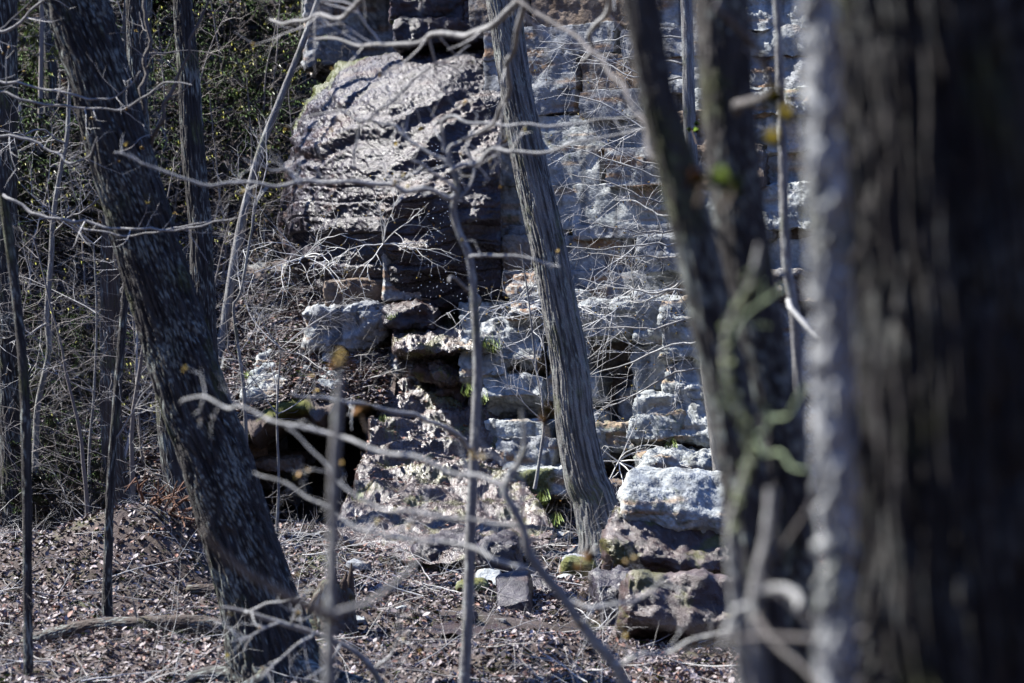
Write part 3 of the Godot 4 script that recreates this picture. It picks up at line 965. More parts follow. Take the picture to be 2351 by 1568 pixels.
func build_trees() -> void:
	# the big furrowed tree
	var t := tree("leaning_tree", "thick dark leaning tree with deeply furrowed bark and lichen specks", [[-190, -1250, 80], [-60, -700, 110], [60, -330, 125], [175, 0, 140], [232, 175, 132], [277, 350, 142], [334, 549, 140], [395, 758, 140], [447, 933, 150], [487, 1038, 156], [547, 1229, 166], [590, 1369, 176], [622, 1509, 205], [642, 1600, 275], [650, 1650, 350]], 19.0, 220, 0.022, 0.036, 0.040, "rough", "", 0.055, 0.22)
	roots(t, at(636, 1560, 19.0), 0.34, 7, "rough")
	limb(t, line([330, 345, 347, 322, 364, 298, 378, 245, 410, 168, 440, 90, 480, 0, 520, -90], 19.0, 18.6, 11, 5), DARK, 8, 0.35, 1, 4)
	limb(t, line([320, 330, 326, 270, 322, 228, 329, 158, 340, 105, 336, 14, 345, -80], 19.2, 19.3, 14, 8), DARK, 7, 0.35, 1, 3)
	crown(t, at(-190, -1240, 19), 2.6, 5, DARK)
	t = tree("leaning_tree", "grey leaning tree with striped bark standing before the cliff", [[940, -1300, 40], [1020, -900, 52], [1080, -450, 62], [1152, 0, 72], [1178, 175, 72], [1213, 350, 78], [1255, 549, 76], [1281, 689, 78], [1306, 829, 84], [1320, 969, 86], [1347, 1097, 92], [1366, 1141, 95], [1384, 1225, 106], [1390, 1268, 128], [1394, 1300, 175]], 26.0, 150, 0.024, 0.022, 0.034, "pale", "", 0.05, 0.05)
	roots(t, at(1391, 1278, 26.0), 0.30, 6, "pale")
	crown(t, at(940, -1290, 26), 3.0, 6, GREY)
	t = tree("forest_tree", "straight dark tree with a pale lichen patch behind the thick furrowed tree", [[380, -900, 34], [405, -400, 40], [420, 0, 44], [435, 175, 48], [445, 350, 52], [461, 549, 50], [468, 760, 56], [480, 900, 60], [500, 1100, 66], [525, 1290, 84], [530, 1345, 120]], 24.0, 110, 0.03, 0.018, 0.034, "rough")
	crown(t, at(380, -890, 24), 2.6, 5, DARK)
	t = tree("forest_tree", "upright reddish-brown tree passing behind the thick furrowed tree", [[360, -900, 30], [330, -400, 34], [306, 0, 38], [280, 300, 40], [254, 549, 43], [252, 760, 46], [258, 1000, 49], [275, 1150, 56], [290, 1238, 78]], 29.5, 90, 0.04, 0.016, 0.034, "brown")
	crown(t, at(360, -890, 29.5), 2.6, 3, DARK)
	t = tree("forest_tree", "lichen-flecked trunk emerging low beside the thick furrowed tree", [[300, -200, 34], [318, 250, 40], [350, 700, 50], [378, 860, 55], [400, 1040, 62], [428, 1200, 72], [442, 1275, 100]], 27.5, 90, 0.035, 0.018, 0.034, "rough")
	t = tree("forest_tree", "dark tree with a broad shadowed trunk at the edge of the hillside", [[0, -500, 54], [10, -100, 58], [12, 300, 56], [15, 600, 52], [22, 900, 48], [34, 1180, 54], [38, 1235, 74]], 29.8, 90, 0.04, 0.02, 0.036, "rough")
	t = tree("slanting_tree", "slim pale tree slanting across the edge of the wet buttress", [[880, -450, 9], [790, -180, 12], [731, 0, 13], [686, 122, 14], [630, 262, 16], [591, 367, 17], [553, 518, 19], [528, 660, 20], [507, 800, 22], [500, 838, 32]], 34.0, 48, 0.04, 0.006, 0.03, "smooth")
	crown(t, at(880, -440, 34), 1.8, 4, GREY)
	# slender trees on the slope
	t = tree("slender_tree", "slender dark tree sending long double branches across the thick furrowed tree", [[-75, -160, 13], [-50, 120, 15], [-20, 300, 17], [5, 440, 19], [21, 549, 20], [52, 829, 21], [62, 1097, 22], [64, 1400, 22], [66, 1560, 25], [67, 1600, 34]], 18.5, 48, 0.03, 0.007, 0.025, "rough")
	limb(t, line([8, 448, 60, 480, 150, 505, 260, 520, 330, 527, 400, 527, 480, 512, 540, 500], 18.4, 17.6, 9, 4), GREY, 9, 0.3, 1, 3)
	limb(t, line([170, 505, 190, 520, 270, 540, 350, 533, 430, 520, 500, 508], 18.2, 17.8, 6, 3), GREY, 6, 0.2, 0, 2)
	limb(t, line([-40, 170, 0, 185, 105, 203, 175, 220, 224, 231, 266, 220, 301, 189, 322, 164], 18.3, 17.8, 7, 3), GREY, 9, 0.3, 1, 3)
	limb(t, line([-35, 200, 0, 210, 87, 238, 192, 248, 280, 248, 332, 224, 367, 196, 395, 189, 440, 195], 18.3, 17.7, 7, 3), GREY, 10, 0.3, 1, 4)
	limb(t, line([-15, 310, 93, 332, 147, 367, 185, 371, 210, 350, 224, 315], 18.3, 17.9, 8, 3), GREY, 5, 0.25, 1, 2)
	limb(t, line([-60, 60, 10, 70, 60, 30, 100, 0, 140, -30], 18.3, 18.0, 9, 5), GREY, 6, 0.3, 1, 2)
	t = tree("slender_tree", "thin crooked tree with an S bend among hillside twigs", [[200, -60, 7], [165, 150, 8], [154, 313, 10], [143, 371, 10], [129, 449, 11], [121, 523, 11], [117, 600, 12], [108, 724, 13], [112, 811, 13], [87, 934, 14], [79, 1097, 15], [72, 1225, 22]], 30.0, 36, 0.04, 0.006, 0.025, "smooth")
	limb(t, line([112, 740, 60, 770, 20, 780, -30, 765], 30, 29.5, 6, 3), GREY, 12, 0.7, 2, 4)
	limb(t, line([150, 330, 90, 300, 40, 310, -10, 290], 30, 29.5, 6, 3), GREY, 12, 0.7, 2, 4)
	limb(t, line([120, 540, 160, 500, 210, 470, 250, 440], 30, 29.5, 6, 3), GREY, 12, 0.7, 2, 4)
	t = tree("slender_tree", "slim speckled tree standing before the reddish-brown tree", [[320, 250, 9], [306, 460, 11], [290, 647, 15], [270, 900, 18], [255, 1097, 20], [247, 1300, 21], [245, 1400, 25], [244, 1436, 36]], 21.8, 44, 0.03, 0.008, 0.025, "rough")
	limb(t, line([291, 640, 268, 610, 262, 570, 276, 545], 21.8, 21.3, 6, 3), GREY, 5, 0.3, 1, 2)
	limb(t, line([262, 1010, 300, 960, 330, 900, 380, 850], 21.8, 21.6, 5, 3), GREY, 8, 0.5, 2, 2)
	# the near trunks, far inside the focus
	t = tree("big_tree", "very thick blackish trunk with coarse furrowed bark", [[2130, -1700, 470], [2165, -800, 500], [2172, 0, 525], [2196, 500, 545], [2218, 1000, 550], [2238, 1400, 560], [2262, 1700, 570], [2290, 2500, 640], [2310, 3080, 860]], 4.5, 300, 0.012, 0.034, 0.042, "black", "", 0.06, 0.1)
	var sunlit_flank_stem := tree("sunlit_flank_stem", "added pale stem standing in for the sunlit flank of the very thick trunk", [[1835, -1700, 52], [1860, -800, 62], [1878, 0, 70], [1892, 300, 78], [1903, 600, 82], [1912, 900, 80], [1918, 1200, 76], [1922, 1568, 74], [1930, 2300, 84], [1940, 3200, 130]], 4.2, 90, 0.008, 0.022, 0.05, "sunlit_flank", "", 0.45, 0.2)  # added stem; its pale colour carries the sunlight on the trunk's flank
	limb(sunlit_flank_stem, line([1905, 640, 1880, 600, 1860, 540, 1855, 500], 4.2, 4.3, 16, 9), GREY, 0, 0.05, 0, 0)
	limb(t, line([2010, 1440, 1950, 1450, 1850, 1462, 1700, 1475, 1560, 1500], 4.2, 4.9, 22, 7), DARK, 4, 0.2, 0, 0)
	t = tree("twin_tree", "twin-stemmed dark tree with a bare fork and pale lichen spots", [[1330, -800, 56], [1400, -400, 66], [1473, 0, 77], [1510, 210, 76], [1556, 385, 88], [1597, 549, 92], [1650, 794, 100], [1690, 986, 106], [1725, 1229, 112], [1760, 1568, 124], [1790, 2000, 140], [1812, 2350, 180]], 7.0, 110, 0.014, 0.010, 0.026, "rough")
	part("stem", bark(trunk_path([[1620, -800, 96], [1640, -400, 104], [1657, 0, 120], [1665, 175, 120], [1680, 350, 122], [1705, 549, 120], [1745, 800, 124], [1780, 1000, 132], [1800, 1229, 140], [1815, 1568, 150], [1825, 2000, 165], [1832, 2350, 200]], 7.3), 110, 0.014, 0.010, 0.026, 0.13, 0.1, 7.7, "rough"), M.bark, t, -t.position)
	limb(t, line([1530, 425, 1509, 378, 1488, 325, 1467, 273, 1446, 224, 1414, 182, 1393, 154, 1369, 129, 1327, 94, 1281, 63, 1225, 31, 1160, -20], 7.1, 11.0, 13, 8), DARK, 9, 0.25, 1, 2)
	limb(t, line([1690, 260, 1740, 230, 1760, 190, 1700, 60, 1640, 20], 6.9, 6.2, 26, 14), DARK, 2, 0.2, 0, 0)
	# a slender tree hidden behind the twin trunks; its boughs hang across the picture
	t = tree("drooping_tree", "slender tree behind the twin stems with boughs drooping across the cliff", [[1640, -1300, 26], [1652, -500, 34], [1664, 100, 38], [1690, 500, 40], [1735, 900, 44], [1790, 1400, 48], [1800, 1930, 66]], 10.6, 48, 0.03, 0.006, 0.025, "pale")
	limb(t, line([1648, -620, 1500, -520, 1330, -240, 1215, -50, 1183, 0, 1134, 45, 1099, 66, 1047, 79, 994, 84, 928, 101, 870, 104, 837, 105, 767, 93, 711, 91], 10.8, 13.5, 24, 6), GREY, 13, 0.35, 1, 5)
	limb(t, line([1648, -650, 1400, -560, 1100, -300, 900, -60, 844, 0, 819, 24, 777, 35, 714, 38, 662, 52, 620, 45], 10.8, 14.0, 22, 5), GREY, 12, 0.35, 1, 5)
	limb(t, line([1650, -560, 1560, -420, 1440, -120, 1400, 0, 1383, 42, 1358, 84, 1365, 108, 1362, 124, 1340, 140], 10.6, 12.5, 20, 7), PALE, 8, 0.3, 1, 3)
	limb(t, line([1640, -700, 1420, -400, 1240, -60, 1208, 0, 1194, 63, 1173, 140, 1159, 227, 1148, 252, 1134, 287, 1099, 311, 1061, 325], 10.6, 12.8, 20, 6), GREY, 7, 0.25, 1, 3)
	t = tree("slender_tree", "slim pale sunlit tree in the gap beside the very thick trunk", [[1765, -700, 13], [1775, -200, 15], [1788, 100, 17], [1797, 350, 19], [1806, 600, 21], [1826, 750, 22], [1842, 1100, 24], [1850, 1500, 26], [1855, 1830, 40]], 12.0, 40, 0.03, 0.005, 0.022, "smooth")
	limb(t, line([1810, 690, 1835, 730, 1875, 765, 1920, 800], 12, 11.6, 14, 8), PALE, 2, 0.2, 0, 0)
	limb(t, line([1792, 340, 1760, 300, 1735, 290, 1700, 280], 12, 12.0, 6, 3), PALE, 3, 0.2, 0, 0)
	# bare tree whose twigs spread over the dry wall
	t = tree("twiggy_tree", "bare tree with white tangled twigs spread against the grey wall", [[1560, -400, 22], [1575, 0, 26], [1590, 400, 30], [1622, 800, 36], [1655, 1050, 42], [1668, 1150, 60]], 29.0, 40, 0.05, 0.008, 0.03, "smooth")
	for e in [[90, 1240, 95], [150, 1300, 120], [180, 1230, 110], [300, 1290, 215], [380, 1330, 300], [430, 1260, 330], [470, 1300, 400], [520, 1330, 505], [560, 1270, 560], [600, 1350, 580], [660, 1330, 640], [720, 1300, 770], [780, 1360, 860], [840, 1380, 940], [500, 1400, 460], [350, 1440, 240], [620, 1420, 690]]:
		var x0 := 1578.0 + maxf(0.0, e[0] - 300.0) * 0.08
		limb(t, line([x0, e[0], lerpf(x0, e[1], 0.35), lerpf(e[0], e[2], 0.3) + rng.randf_range(-14, 22), lerpf(x0, e[1], 0.7), lerpf(e[0], e[2], 0.75) + rng.randf_range(-10, 22), e[1], e[2]], 29.0, 29.8 + rng.randf_range(-0.4, 0.6), 6.0, 2.2), PALE if rng.randf() < 0.5 else GREY, 6, 0.7, 1 + rng.randi() % 2, 3, "limb", -0.02)

func build_saplings() -> void:
	# the forked sapling in the middle
	var t := tree("forked_sapling", "thin forked sapling with crooked grey limbs rising before the wet slab", [[1030, 350, 9], [1043, 395, 12], [1050, 440, 13], [1040, 480, 14], [1054, 535, 15], [1077, 590, 17], [1089, 690, 18], [1096, 860, 20], [1088, 1050, 22], [1081, 1200, 23], [1075, 1400, 24], [1066, 1568, 25], [1055, 1730, 36]], 13.0, 30, 0.02, 0.004, 0.02, "smooth")
	var L := [
		[[1045, 446, 1015, 442, 940, 436, 870, 428, 760, 418, 680, 422, 600, 422, 520, 425, 430, 415, 350, 385, 265, 350], 12.9, 12.6, 13, 5, 9],
		[[690, 421, 665, 405, 655, 392, 625, 388, 605, 378, 560, 365], 12.8, 12.6, 9, 3, 4],
		[[1036, 392, 1064, 371, 1103, 367, 1134, 346, 1173, 350, 1222, 350, 1274, 339, 1327, 325, 1411, 315, 1470, 300, 1540, 280], 12.9, 12.4, 11, 5, 7],
		[[1030, 380, 1024, 345, 1061, 325, 1099, 311, 1130, 290], 12.9, 12.8, 9, 5, 4],
		[[1026, 350, 1012, 290, 1047, 266, 1082, 276, 1152, 290, 1222, 290, 1292, 285, 1411, 273, 1500, 255], 13.0, 12.6, 9, 4, 6],
		[[1038, 388, 1005, 364, 970, 343, 928, 311, 907, 290, 837, 276, 823, 315, 812, 388], 13.0, 13.2, 9, 5, 5],
		[[840, 277, 870, 250, 907, 224, 931, 200, 950, 180, 1012, 143, 1047, 126, 1078, 105], 13.1, 13.3, 7, 4, 6],
		[[830, 280, 780, 258, 730, 262, 680, 275], 13.1, 13.3, 7, 3, 3],
		[[1048, 440, 1030, 415, 1000, 400, 970, 380, 945, 368], 12.9, 12.8, 9, 5, 3],
		[[1080, 590, 1120, 588, 1178, 584, 1248, 601, 1285, 612], 12.9, 12.6, 9, 4, 3],
		[[1076, 665, 1066, 650, 1045, 632, 1030, 632, 1033, 645], 12.9, 12.7, 8, 5, 0],
		[[1086, 1037, 1021, 986, 951, 951, 863, 930, 793, 921, 717, 916, 670, 905], 12.9, 11.8, 12, 6, 5],
		[[1040, 480, 1075, 430, 1085, 380, 1070, 340, 1082, 300], 13.0, 13.2, 8, 4, 4]]
	for e in L:
		limb(t, line(e[0], e[1], e[2], e[3], e[4]), PALE if e[3] > 8 else GREY, e[5], 0.16, 1, 2)
	# the inclined sapling
	t = tree("inclined_sapling", "pale sapling inclined across the wet boulder and stream", [[1198, 940, 8], [1206, 1019, 14], [1192, 1061, 17], [1158, 1120, 19], [1178, 1166, 20], [1202, 1215, 21], [1213, 1264, 22], [1244, 1313, 23], [1283, 1359, 24], [1325, 1418, 25], [1363, 1471, 26], [1398, 1509, 27], [1433, 1565, 28], [1520, 1740, 32], [1640, 2045, 60]], 9.0, 30, 0.015, 0.004, 0.018, "smooth")
	for e in [
		[[1158, 1120, 1050, 1085, 950, 1050, 850, 1024, 794, 1007, 724, 990, 636, 969, 549, 926, 520, 932, 470, 915, 415, 925], 9.0, 9.8, 12, 6, 6],
		[[1202, 1215, 1100, 1200, 980, 1180, 899, 1169, 864, 1166, 829, 1148, 787, 1110, 745, 1064, 699, 1019, 660, 985], 9.0, 9.4, 10, 4, 5],
		[[1210, 1300, 1139, 1289, 1097, 1264, 1040, 1250, 900, 1228, 808, 1204, 759, 1176, 706, 1145, 654, 1106, 584, 1085], 9.0, 9.6, 11, 4, 6],
		[[1185, 1180, 1200, 1110, 1160, 1064, 1118, 1026, 1092, 990], 9.0, 9.0, 9, 5, 2],
		[[1300, 1380, 1380, 1390, 1470, 1370, 1520, 1330], 9.0, 8.8, 12, 6, 3],
		[[1410, 1520, 1500, 1500, 1600, 1470, 1690, 1440], 9.0, 8.6, 14, 6, 3]]:
		limb(t, line(e[0], e[1], e[2], e[3], e[4]), PALE, e[5], 0.13, 1, 3)
	# the stem close to the lens
	t = tree("budding_sapling", "blurred upright sapling stem ending in an orange bud", [[783, 836, 18], [779, 900, 21], [772, 1000, 24], [766, 1100, 25], [765, 1205, 26], [762, 1310, 27], [755, 1568, 29], [748, 2000, 32], [745, 2440, 50]], 6.5, 24, 0.015, 0.003, 0.018, "smooth")
	limb(t, line([764, 1412, 720, 1402, 680, 1383, 620, 1352, 560, 1317, 497, 1260, 465, 1225], 6.5, 6.2, 24, 10), Color(0.2, 0.17, 0.14), 2, 0.08, 0, 0)
	limb(t, line([763, 1420, 810, 1400, 850, 1380, 905, 1340, 950, 1290], 6.5, 6.6, 22, 10), GREY, 2, 0.08, 0, 0)
	for e in [[783, 838, 6.5, 0.045], [776, 850, 6.5, 0.04], [792, 846, 6.5, 0.035]]:
		var g := Geo.new()
		bud(g, at(e[0], e[1], e[2]), Vector3(0, 1, 0.2), e[3])
		part("bud", g.mesh(), M.bud, t, -t.position)
	# a low sapling before the thick tree's foot
	t = tree("low_sapling", "low pale sapling arching before the foot of the thick furrowed tree", [[508, 1394, 7], [560, 1404, 10], [612, 1420, 11], [665, 1436, 12], [783, 1478, 14], [850, 1530, 16], [890, 1620, 18], [915, 1745, 30]], 12.4, 24, 0.02, 0.003, 0.018, "smooth")
	for e in [[[560, 1404, 610, 1385, 660, 1375, 720, 1350], 12.4, 7, 3], [[665, 1436, 680, 1400, 700, 1370], 12.4, 6, 3], [[640, 1430, 600, 1450, 560, 1470, 530, 1475], 12.4, 6, 3], [[783, 1478, 760, 1520, 700, 1560], 12.4, 6, 3], [[720, 1455, 650, 1510, 600, 1560], 12.3, 7, 3], [[860, 1540, 910, 1480, 915, 1400], 12.4, 8, 4]]:
		limb(t, line(e[0], e[1], e[1] - 0.2, e[2], e[3]), PALE, 5, 0.16, 1, 2)
	# lichen-clad near twigs in front of the twin trunk
	t = tree("lichen_sapling", "blurred sapling coated in pale green lichen before the twin stems", [[1745, 560, 12], [1722, 660, 17], [1672, 760, 20], [1674, 880, 22], [1705, 960, 23], [1728, 1040, 24], [1700, 1130, 25], [1680, 1240, 26], [1700, 1500, 28], [1730, 2000, 36], [1750, 2750, 60]], 5.2, 30, 0.012, 0.004, 0.016, "smooth")
	var green := Color(0.25, 0.31, 0.19)
	for e in [[[1728, 1000, 1760, 985, 1775, 955, 1810, 950, 1828, 925, 1850, 890], 10], [[1672, 830, 1700, 740, 1760, 690, 1800, 660], 9], [[1710, 965, 1650, 930, 1625, 900], 8], [[1735, 1010, 1755, 1050, 1790, 1045, 1815, 1075, 1850, 1080], 9]]:
		limb(t, line(e[0], 5.2, 5.0, e[1], e[1] * 0.6), green, 2, 0.05, 0, 0)
	var lg := Geo.new()
	for k in 260:
		var y := rng.randf_range(620, 1240)
		var x := interp([560, 660, 760, 880, 960, 1040, 1130, 1240], [1740, 1720, 1668, 1672, 1705, 1728, 1700, 1680], y)
		leaf(lg, at(x + rng.randf_range(-13, 13), y, 5.17), Vector3(rng.randf_range(-1, 1), rng.randf_range(-1, 1), 0.4).normalized(), Vector3(0, 0.2, 1), 0.012, 0.012, green.lerp(Color(0.36, 0.4, 0.28), rng.randf()), 0.3)
	part("lichen", lg.mesh(), M.leaf_new, t, -t.position).set_meta("kind", "stuff")
	t = tree("grey_sapling", "blurred grey sapling with a hooked branch low before the twin stems", [[1772, 1120, 26], [1765, 1220, 30], [1748, 1300, 32], [1735, 1380, 34], [1740, 1500, 36], [1760, 1900, 40], [1780, 2820, 60]], 5.0, 24, 0.012, 0.003, 0.016, "smooth")
	limb(t, line([1737, 1360, 1775, 1345, 1810, 1360, 1832, 1395], 5.0, 4.9, 30, 18), PALE, 0, 0.1, 0, 0)
	limb(t, line([1738, 1390, 1700, 1400, 1672, 1440, 1655, 1490], 5.0, 5.0, 20, 12), PALE, 2, 0.06, 0, 0)
	limb(t, line([1745, 1330, 1800, 1260, 1850, 1180, 1880, 1120], 5.0, 4.9, 20, 8), DARK, 2, 0.06, 0, 0)
	limb(t, line([1736, 1400, 1780, 1470, 1840, 1530, 1900, 1600], 5.0, 4.7, 18, 8), DARK, 2, 0.06, 0, 0)
	# loose spring leaves near the lens hang on thin shoots
	for e in [[[[1660, 480], [1675, 450], [1684, 425]], 4.6, [[1684, 420, 0.036], [1700, 405, 0.025]], Color(0.30, 0.42, 0.10), "bright green spring shoot before the twin stems"],
		[[[1850, 420], [1830, 340], [1815, 250], [1805, 190]], 5.0, [[1800, 205, 0.032], [1825, 275, 0.03], [1800, 330, 0.034], [1792, 225, 0.024]], Color(0.42, 0.33, 0.06), "yellow spring shoot beside the very thick trunk"],
		[[[1600, 470], [1612, 430], [1625, 400]], 5.0, [[1622, 395, 0.03], [1640, 402, 0.022]], Color(0.36, 0.15, 0.08), "rusty red spring shoot between the twin stems"],
		[[[1600, 330], [1594, 312], [1588, 296]], 16.0, [[1588, 298, 0.032], [1600, 306, 0.028], [1592, 286, 0.028], [1583, 290, 0.024]], Color(0.16, 0.25, 0.05), "small sharp green shoot between the twin stems"],
		[[[1330, 1390], [1345, 1340], [1352, 1305]], 7.0, [[1350, 1300, 0.034], [1340, 1310, 0.026]], Color(0.42, 0.25, 0.12), "orange-brown opening shoot before the wet boulder"],
		[[[1260, 1010], [1250, 970], [1243, 940]], 8.2, [[1240, 940, 0.034], [1252, 948, 0.03]], Color(0.42, 0.25, 0.12), "orange-brown opening shoot before the leaning grey tree"],
		[[[842, 990], [832, 960], [825, 938]], 9.2, [[822, 935, 0.035], [835, 945, 0.03], [828, 955, 0.028]], Color(0.42, 0.24, 0.12), "orange-brown opening shoot before the dark hollow"]]:
		var q: Array = e[0]
		var base := at(q[0][0], q[0][1], e[1])
		var sh := thing("spring_shoot", e[4], "shoot", base)
		var fl := []
		for k in q:
			fl.append_array(k)
		var g := Geo.new()
		var s := smooth(line(fl, e[1], e[1], 5, 3), 4)
		tube(g, s[0], s[1], 5, Color(0.2, 0.15, 0.1))
		part("stem", g.mesh(), M.twig, sh, -base)
		for lf in e[2]:
			var lg2 := Geo.new()
			leaf(lg2, at(lf[0], lf[1], e[1]), Vector3(rng.randf_range(-0.6, 0.6), rng.randf_range(-0.5, 0.5), 0.05).normalized(), Vector3(-0.2, 0.4, 0.9).normalized(), lf[2] * 1.8, lf[2] * 1.5, e[3], 0.2)
			part("leaf", lg2.mesh(), M.leaf_new, sh, -base)
	# thin saplings at the cliff's foot
	for e in [[[[1195, 560, 3], [1215, 700, 4], [1229, 829, 5], [1243, 916, 6], [1250, 969, 7], [1236, 1074, 8], [1226, 1130, 10]], 28.8, "thin dark sapling beside the leaning grey tree"],
		[[[590, 460, 4], [574, 549, 6], [553, 671, 7], [536, 706, 7], [549, 811, 8], [560, 899, 9], [566, 1040, 10], [568, 1215, 14]], 30.4, "crooked sapling with a knee before the leafy bank"],
		[[[645, 800, 3], [636, 950, 5], [640, 1100, 6], [634, 1240, 9]], 30.0, "straight thin sapling before the dark hollow"],
		[[[215, 560, 4], [222, 720, 5], [216, 900, 6], [205, 1050, 7], [210, 1235, 11]], 29.9, "thin upright sapling before the green shrubs"]]:
		var sp := tree("thin_sapling", e[2], e[0], e[1], 12, 0.06, 0.002, 0.03, "smooth")
		for k in 7:
			var n: int = e[0].size()
			var i := rng.randi_range(0, n - 3)
			var p: Vector3 = at(e[0][i][0], e[0][i][1], e[1])
			var g := Geo.new()
			var tips := []
			twig(g, p, Vector3(rng.randf_range(-1, 1), 0.5, rng.randf_range(-0.6, 0.6)), rng.randf_range(0.6, 1.3), 0.009, 2, 0.1, 0.2, GREY, tips)
			part("limb", g.mesh(), M.twig, sp, -sp.position)

# ---------------------------------------------------------------- the wooded hillside
func shrub(called: String, label: String, cat: String, group: String, h: float, whorls: int, leaf_l: float, leaf_w: float, c1: Color, c2: Color, mat: Material) -> Node3D:
	var t := thing(called, label, cat, Vector3.ZERO, group)
	var fg := Geo.new()
	for k in 5:
		var g := Geo.new()
		var tips := []
		var w := TAU * k / 5.0 + rng.randf()
		twig(g, Vector3(cos(w), 0, sin(w)) * 0.08, Vector3(cos(w) * 0.6, 1.2, sin(w) * 0.6), h * rng.randf_range(0.7, 1.0), 0.016, 2, 0.12, 0.24, Color(0.075, 0.062, 0.055), tips)
		part("stem", g.mesh(), M.twig, t)
		for q in whorls / 5:
			var e: Array = tips[rng.randi_range(0, tips.size() - 1)]
			var p: Vector3 = e[0] + Vector3(rng.randf_range(-1, 1), rng.randf_range(-0.6, 0.6), rng.randf_range(-1, 1)) * h * 0.07
			var m := rng.randi_range(5, 8)
			for l in m:
				var a := TAU * l / m + rng.randf() * 0.5
				var d := Vector3(cos(a), rng.randf_range(-0.35, 0.25), sin(a)).normalized()
				leaf(fg, p, d, UPV, leaf_l * rng.randf_range(0.7, 1.15), leaf_w, c1.lerp(c2, rng.randf()), 0.25)
	part("foliage", fg.mesh(), mat, t).set_meta("kind", "stuff")
	return t

func bare(called: String, label: String, group: String, h: float, gen: int, col: Color, leaves: int, lc: Color) -> Node3D:
	var t := thing(called, label, "sapling", Vector3.ZERO, group)
	var pts := PackedVector3Array()
	var rad := PackedFloat32Array()
	var p := Vector3.ZERO
	var d := Vector3(rng.randf_range(-0.25, 0.25), 1, rng.randf_range(-0.2, 0.2)).normalized()
	for k in 15:
		pts.append(p)
		rad.append(h * 0.008 * (1.0 - 0.8 * k / 14.0))
		d = (d + Vector3(rng.randf_range(-1, 1), 0.25, rng.randf_range(-1, 1)) * 0.12).normalized()
		p += d * h / 14.0
	var g := Geo.new()
	tube(g, pts, rad, 6, col)
	part("trunk", g.mesh(), M.twig, t)
	var tips := []
	for k in range(2, 15):
		var lg := Geo.new()
		for q in 2:
			var w := rng.randf() * TAU
			twig(lg, pts[k], Vector3(cos(w), 0.35, sin(w)), h * rng.randf_range(0.14, 0.30) * (1.15 - 0.5 * k / 14.0), 0.0055, gen, 0.06, 0.22, col, tips)
		part("limb", lg.mesh(), M.twig, t)
	if leaves > 0:
		var fg := Geo.new()
		for k in leaves:
			var e: Array = tips[rng.randi_range(0, tips.size() - 1)]
			for q in 3:
				leaf(fg, e[0], (Vector3(rng.randf_range(-1, 1), -0.4, rng.randf_range(-1, 1))).normalized(), UPV, 0.07, 0.04, lc.lerp(Color(0.34, 0.36, 0.10), rng.randf()), 0.4)
		part("young_leaves", fg.mesh(), M.leaf_new, t).set_meta("kind", "stuff")
	return t

func hill_spot(px: float, d: float) -> Vector3:
	var x := (px - 1175.5) * K * d
	return Vector3(x, ground_h(x, -d) - 0.04, -d)

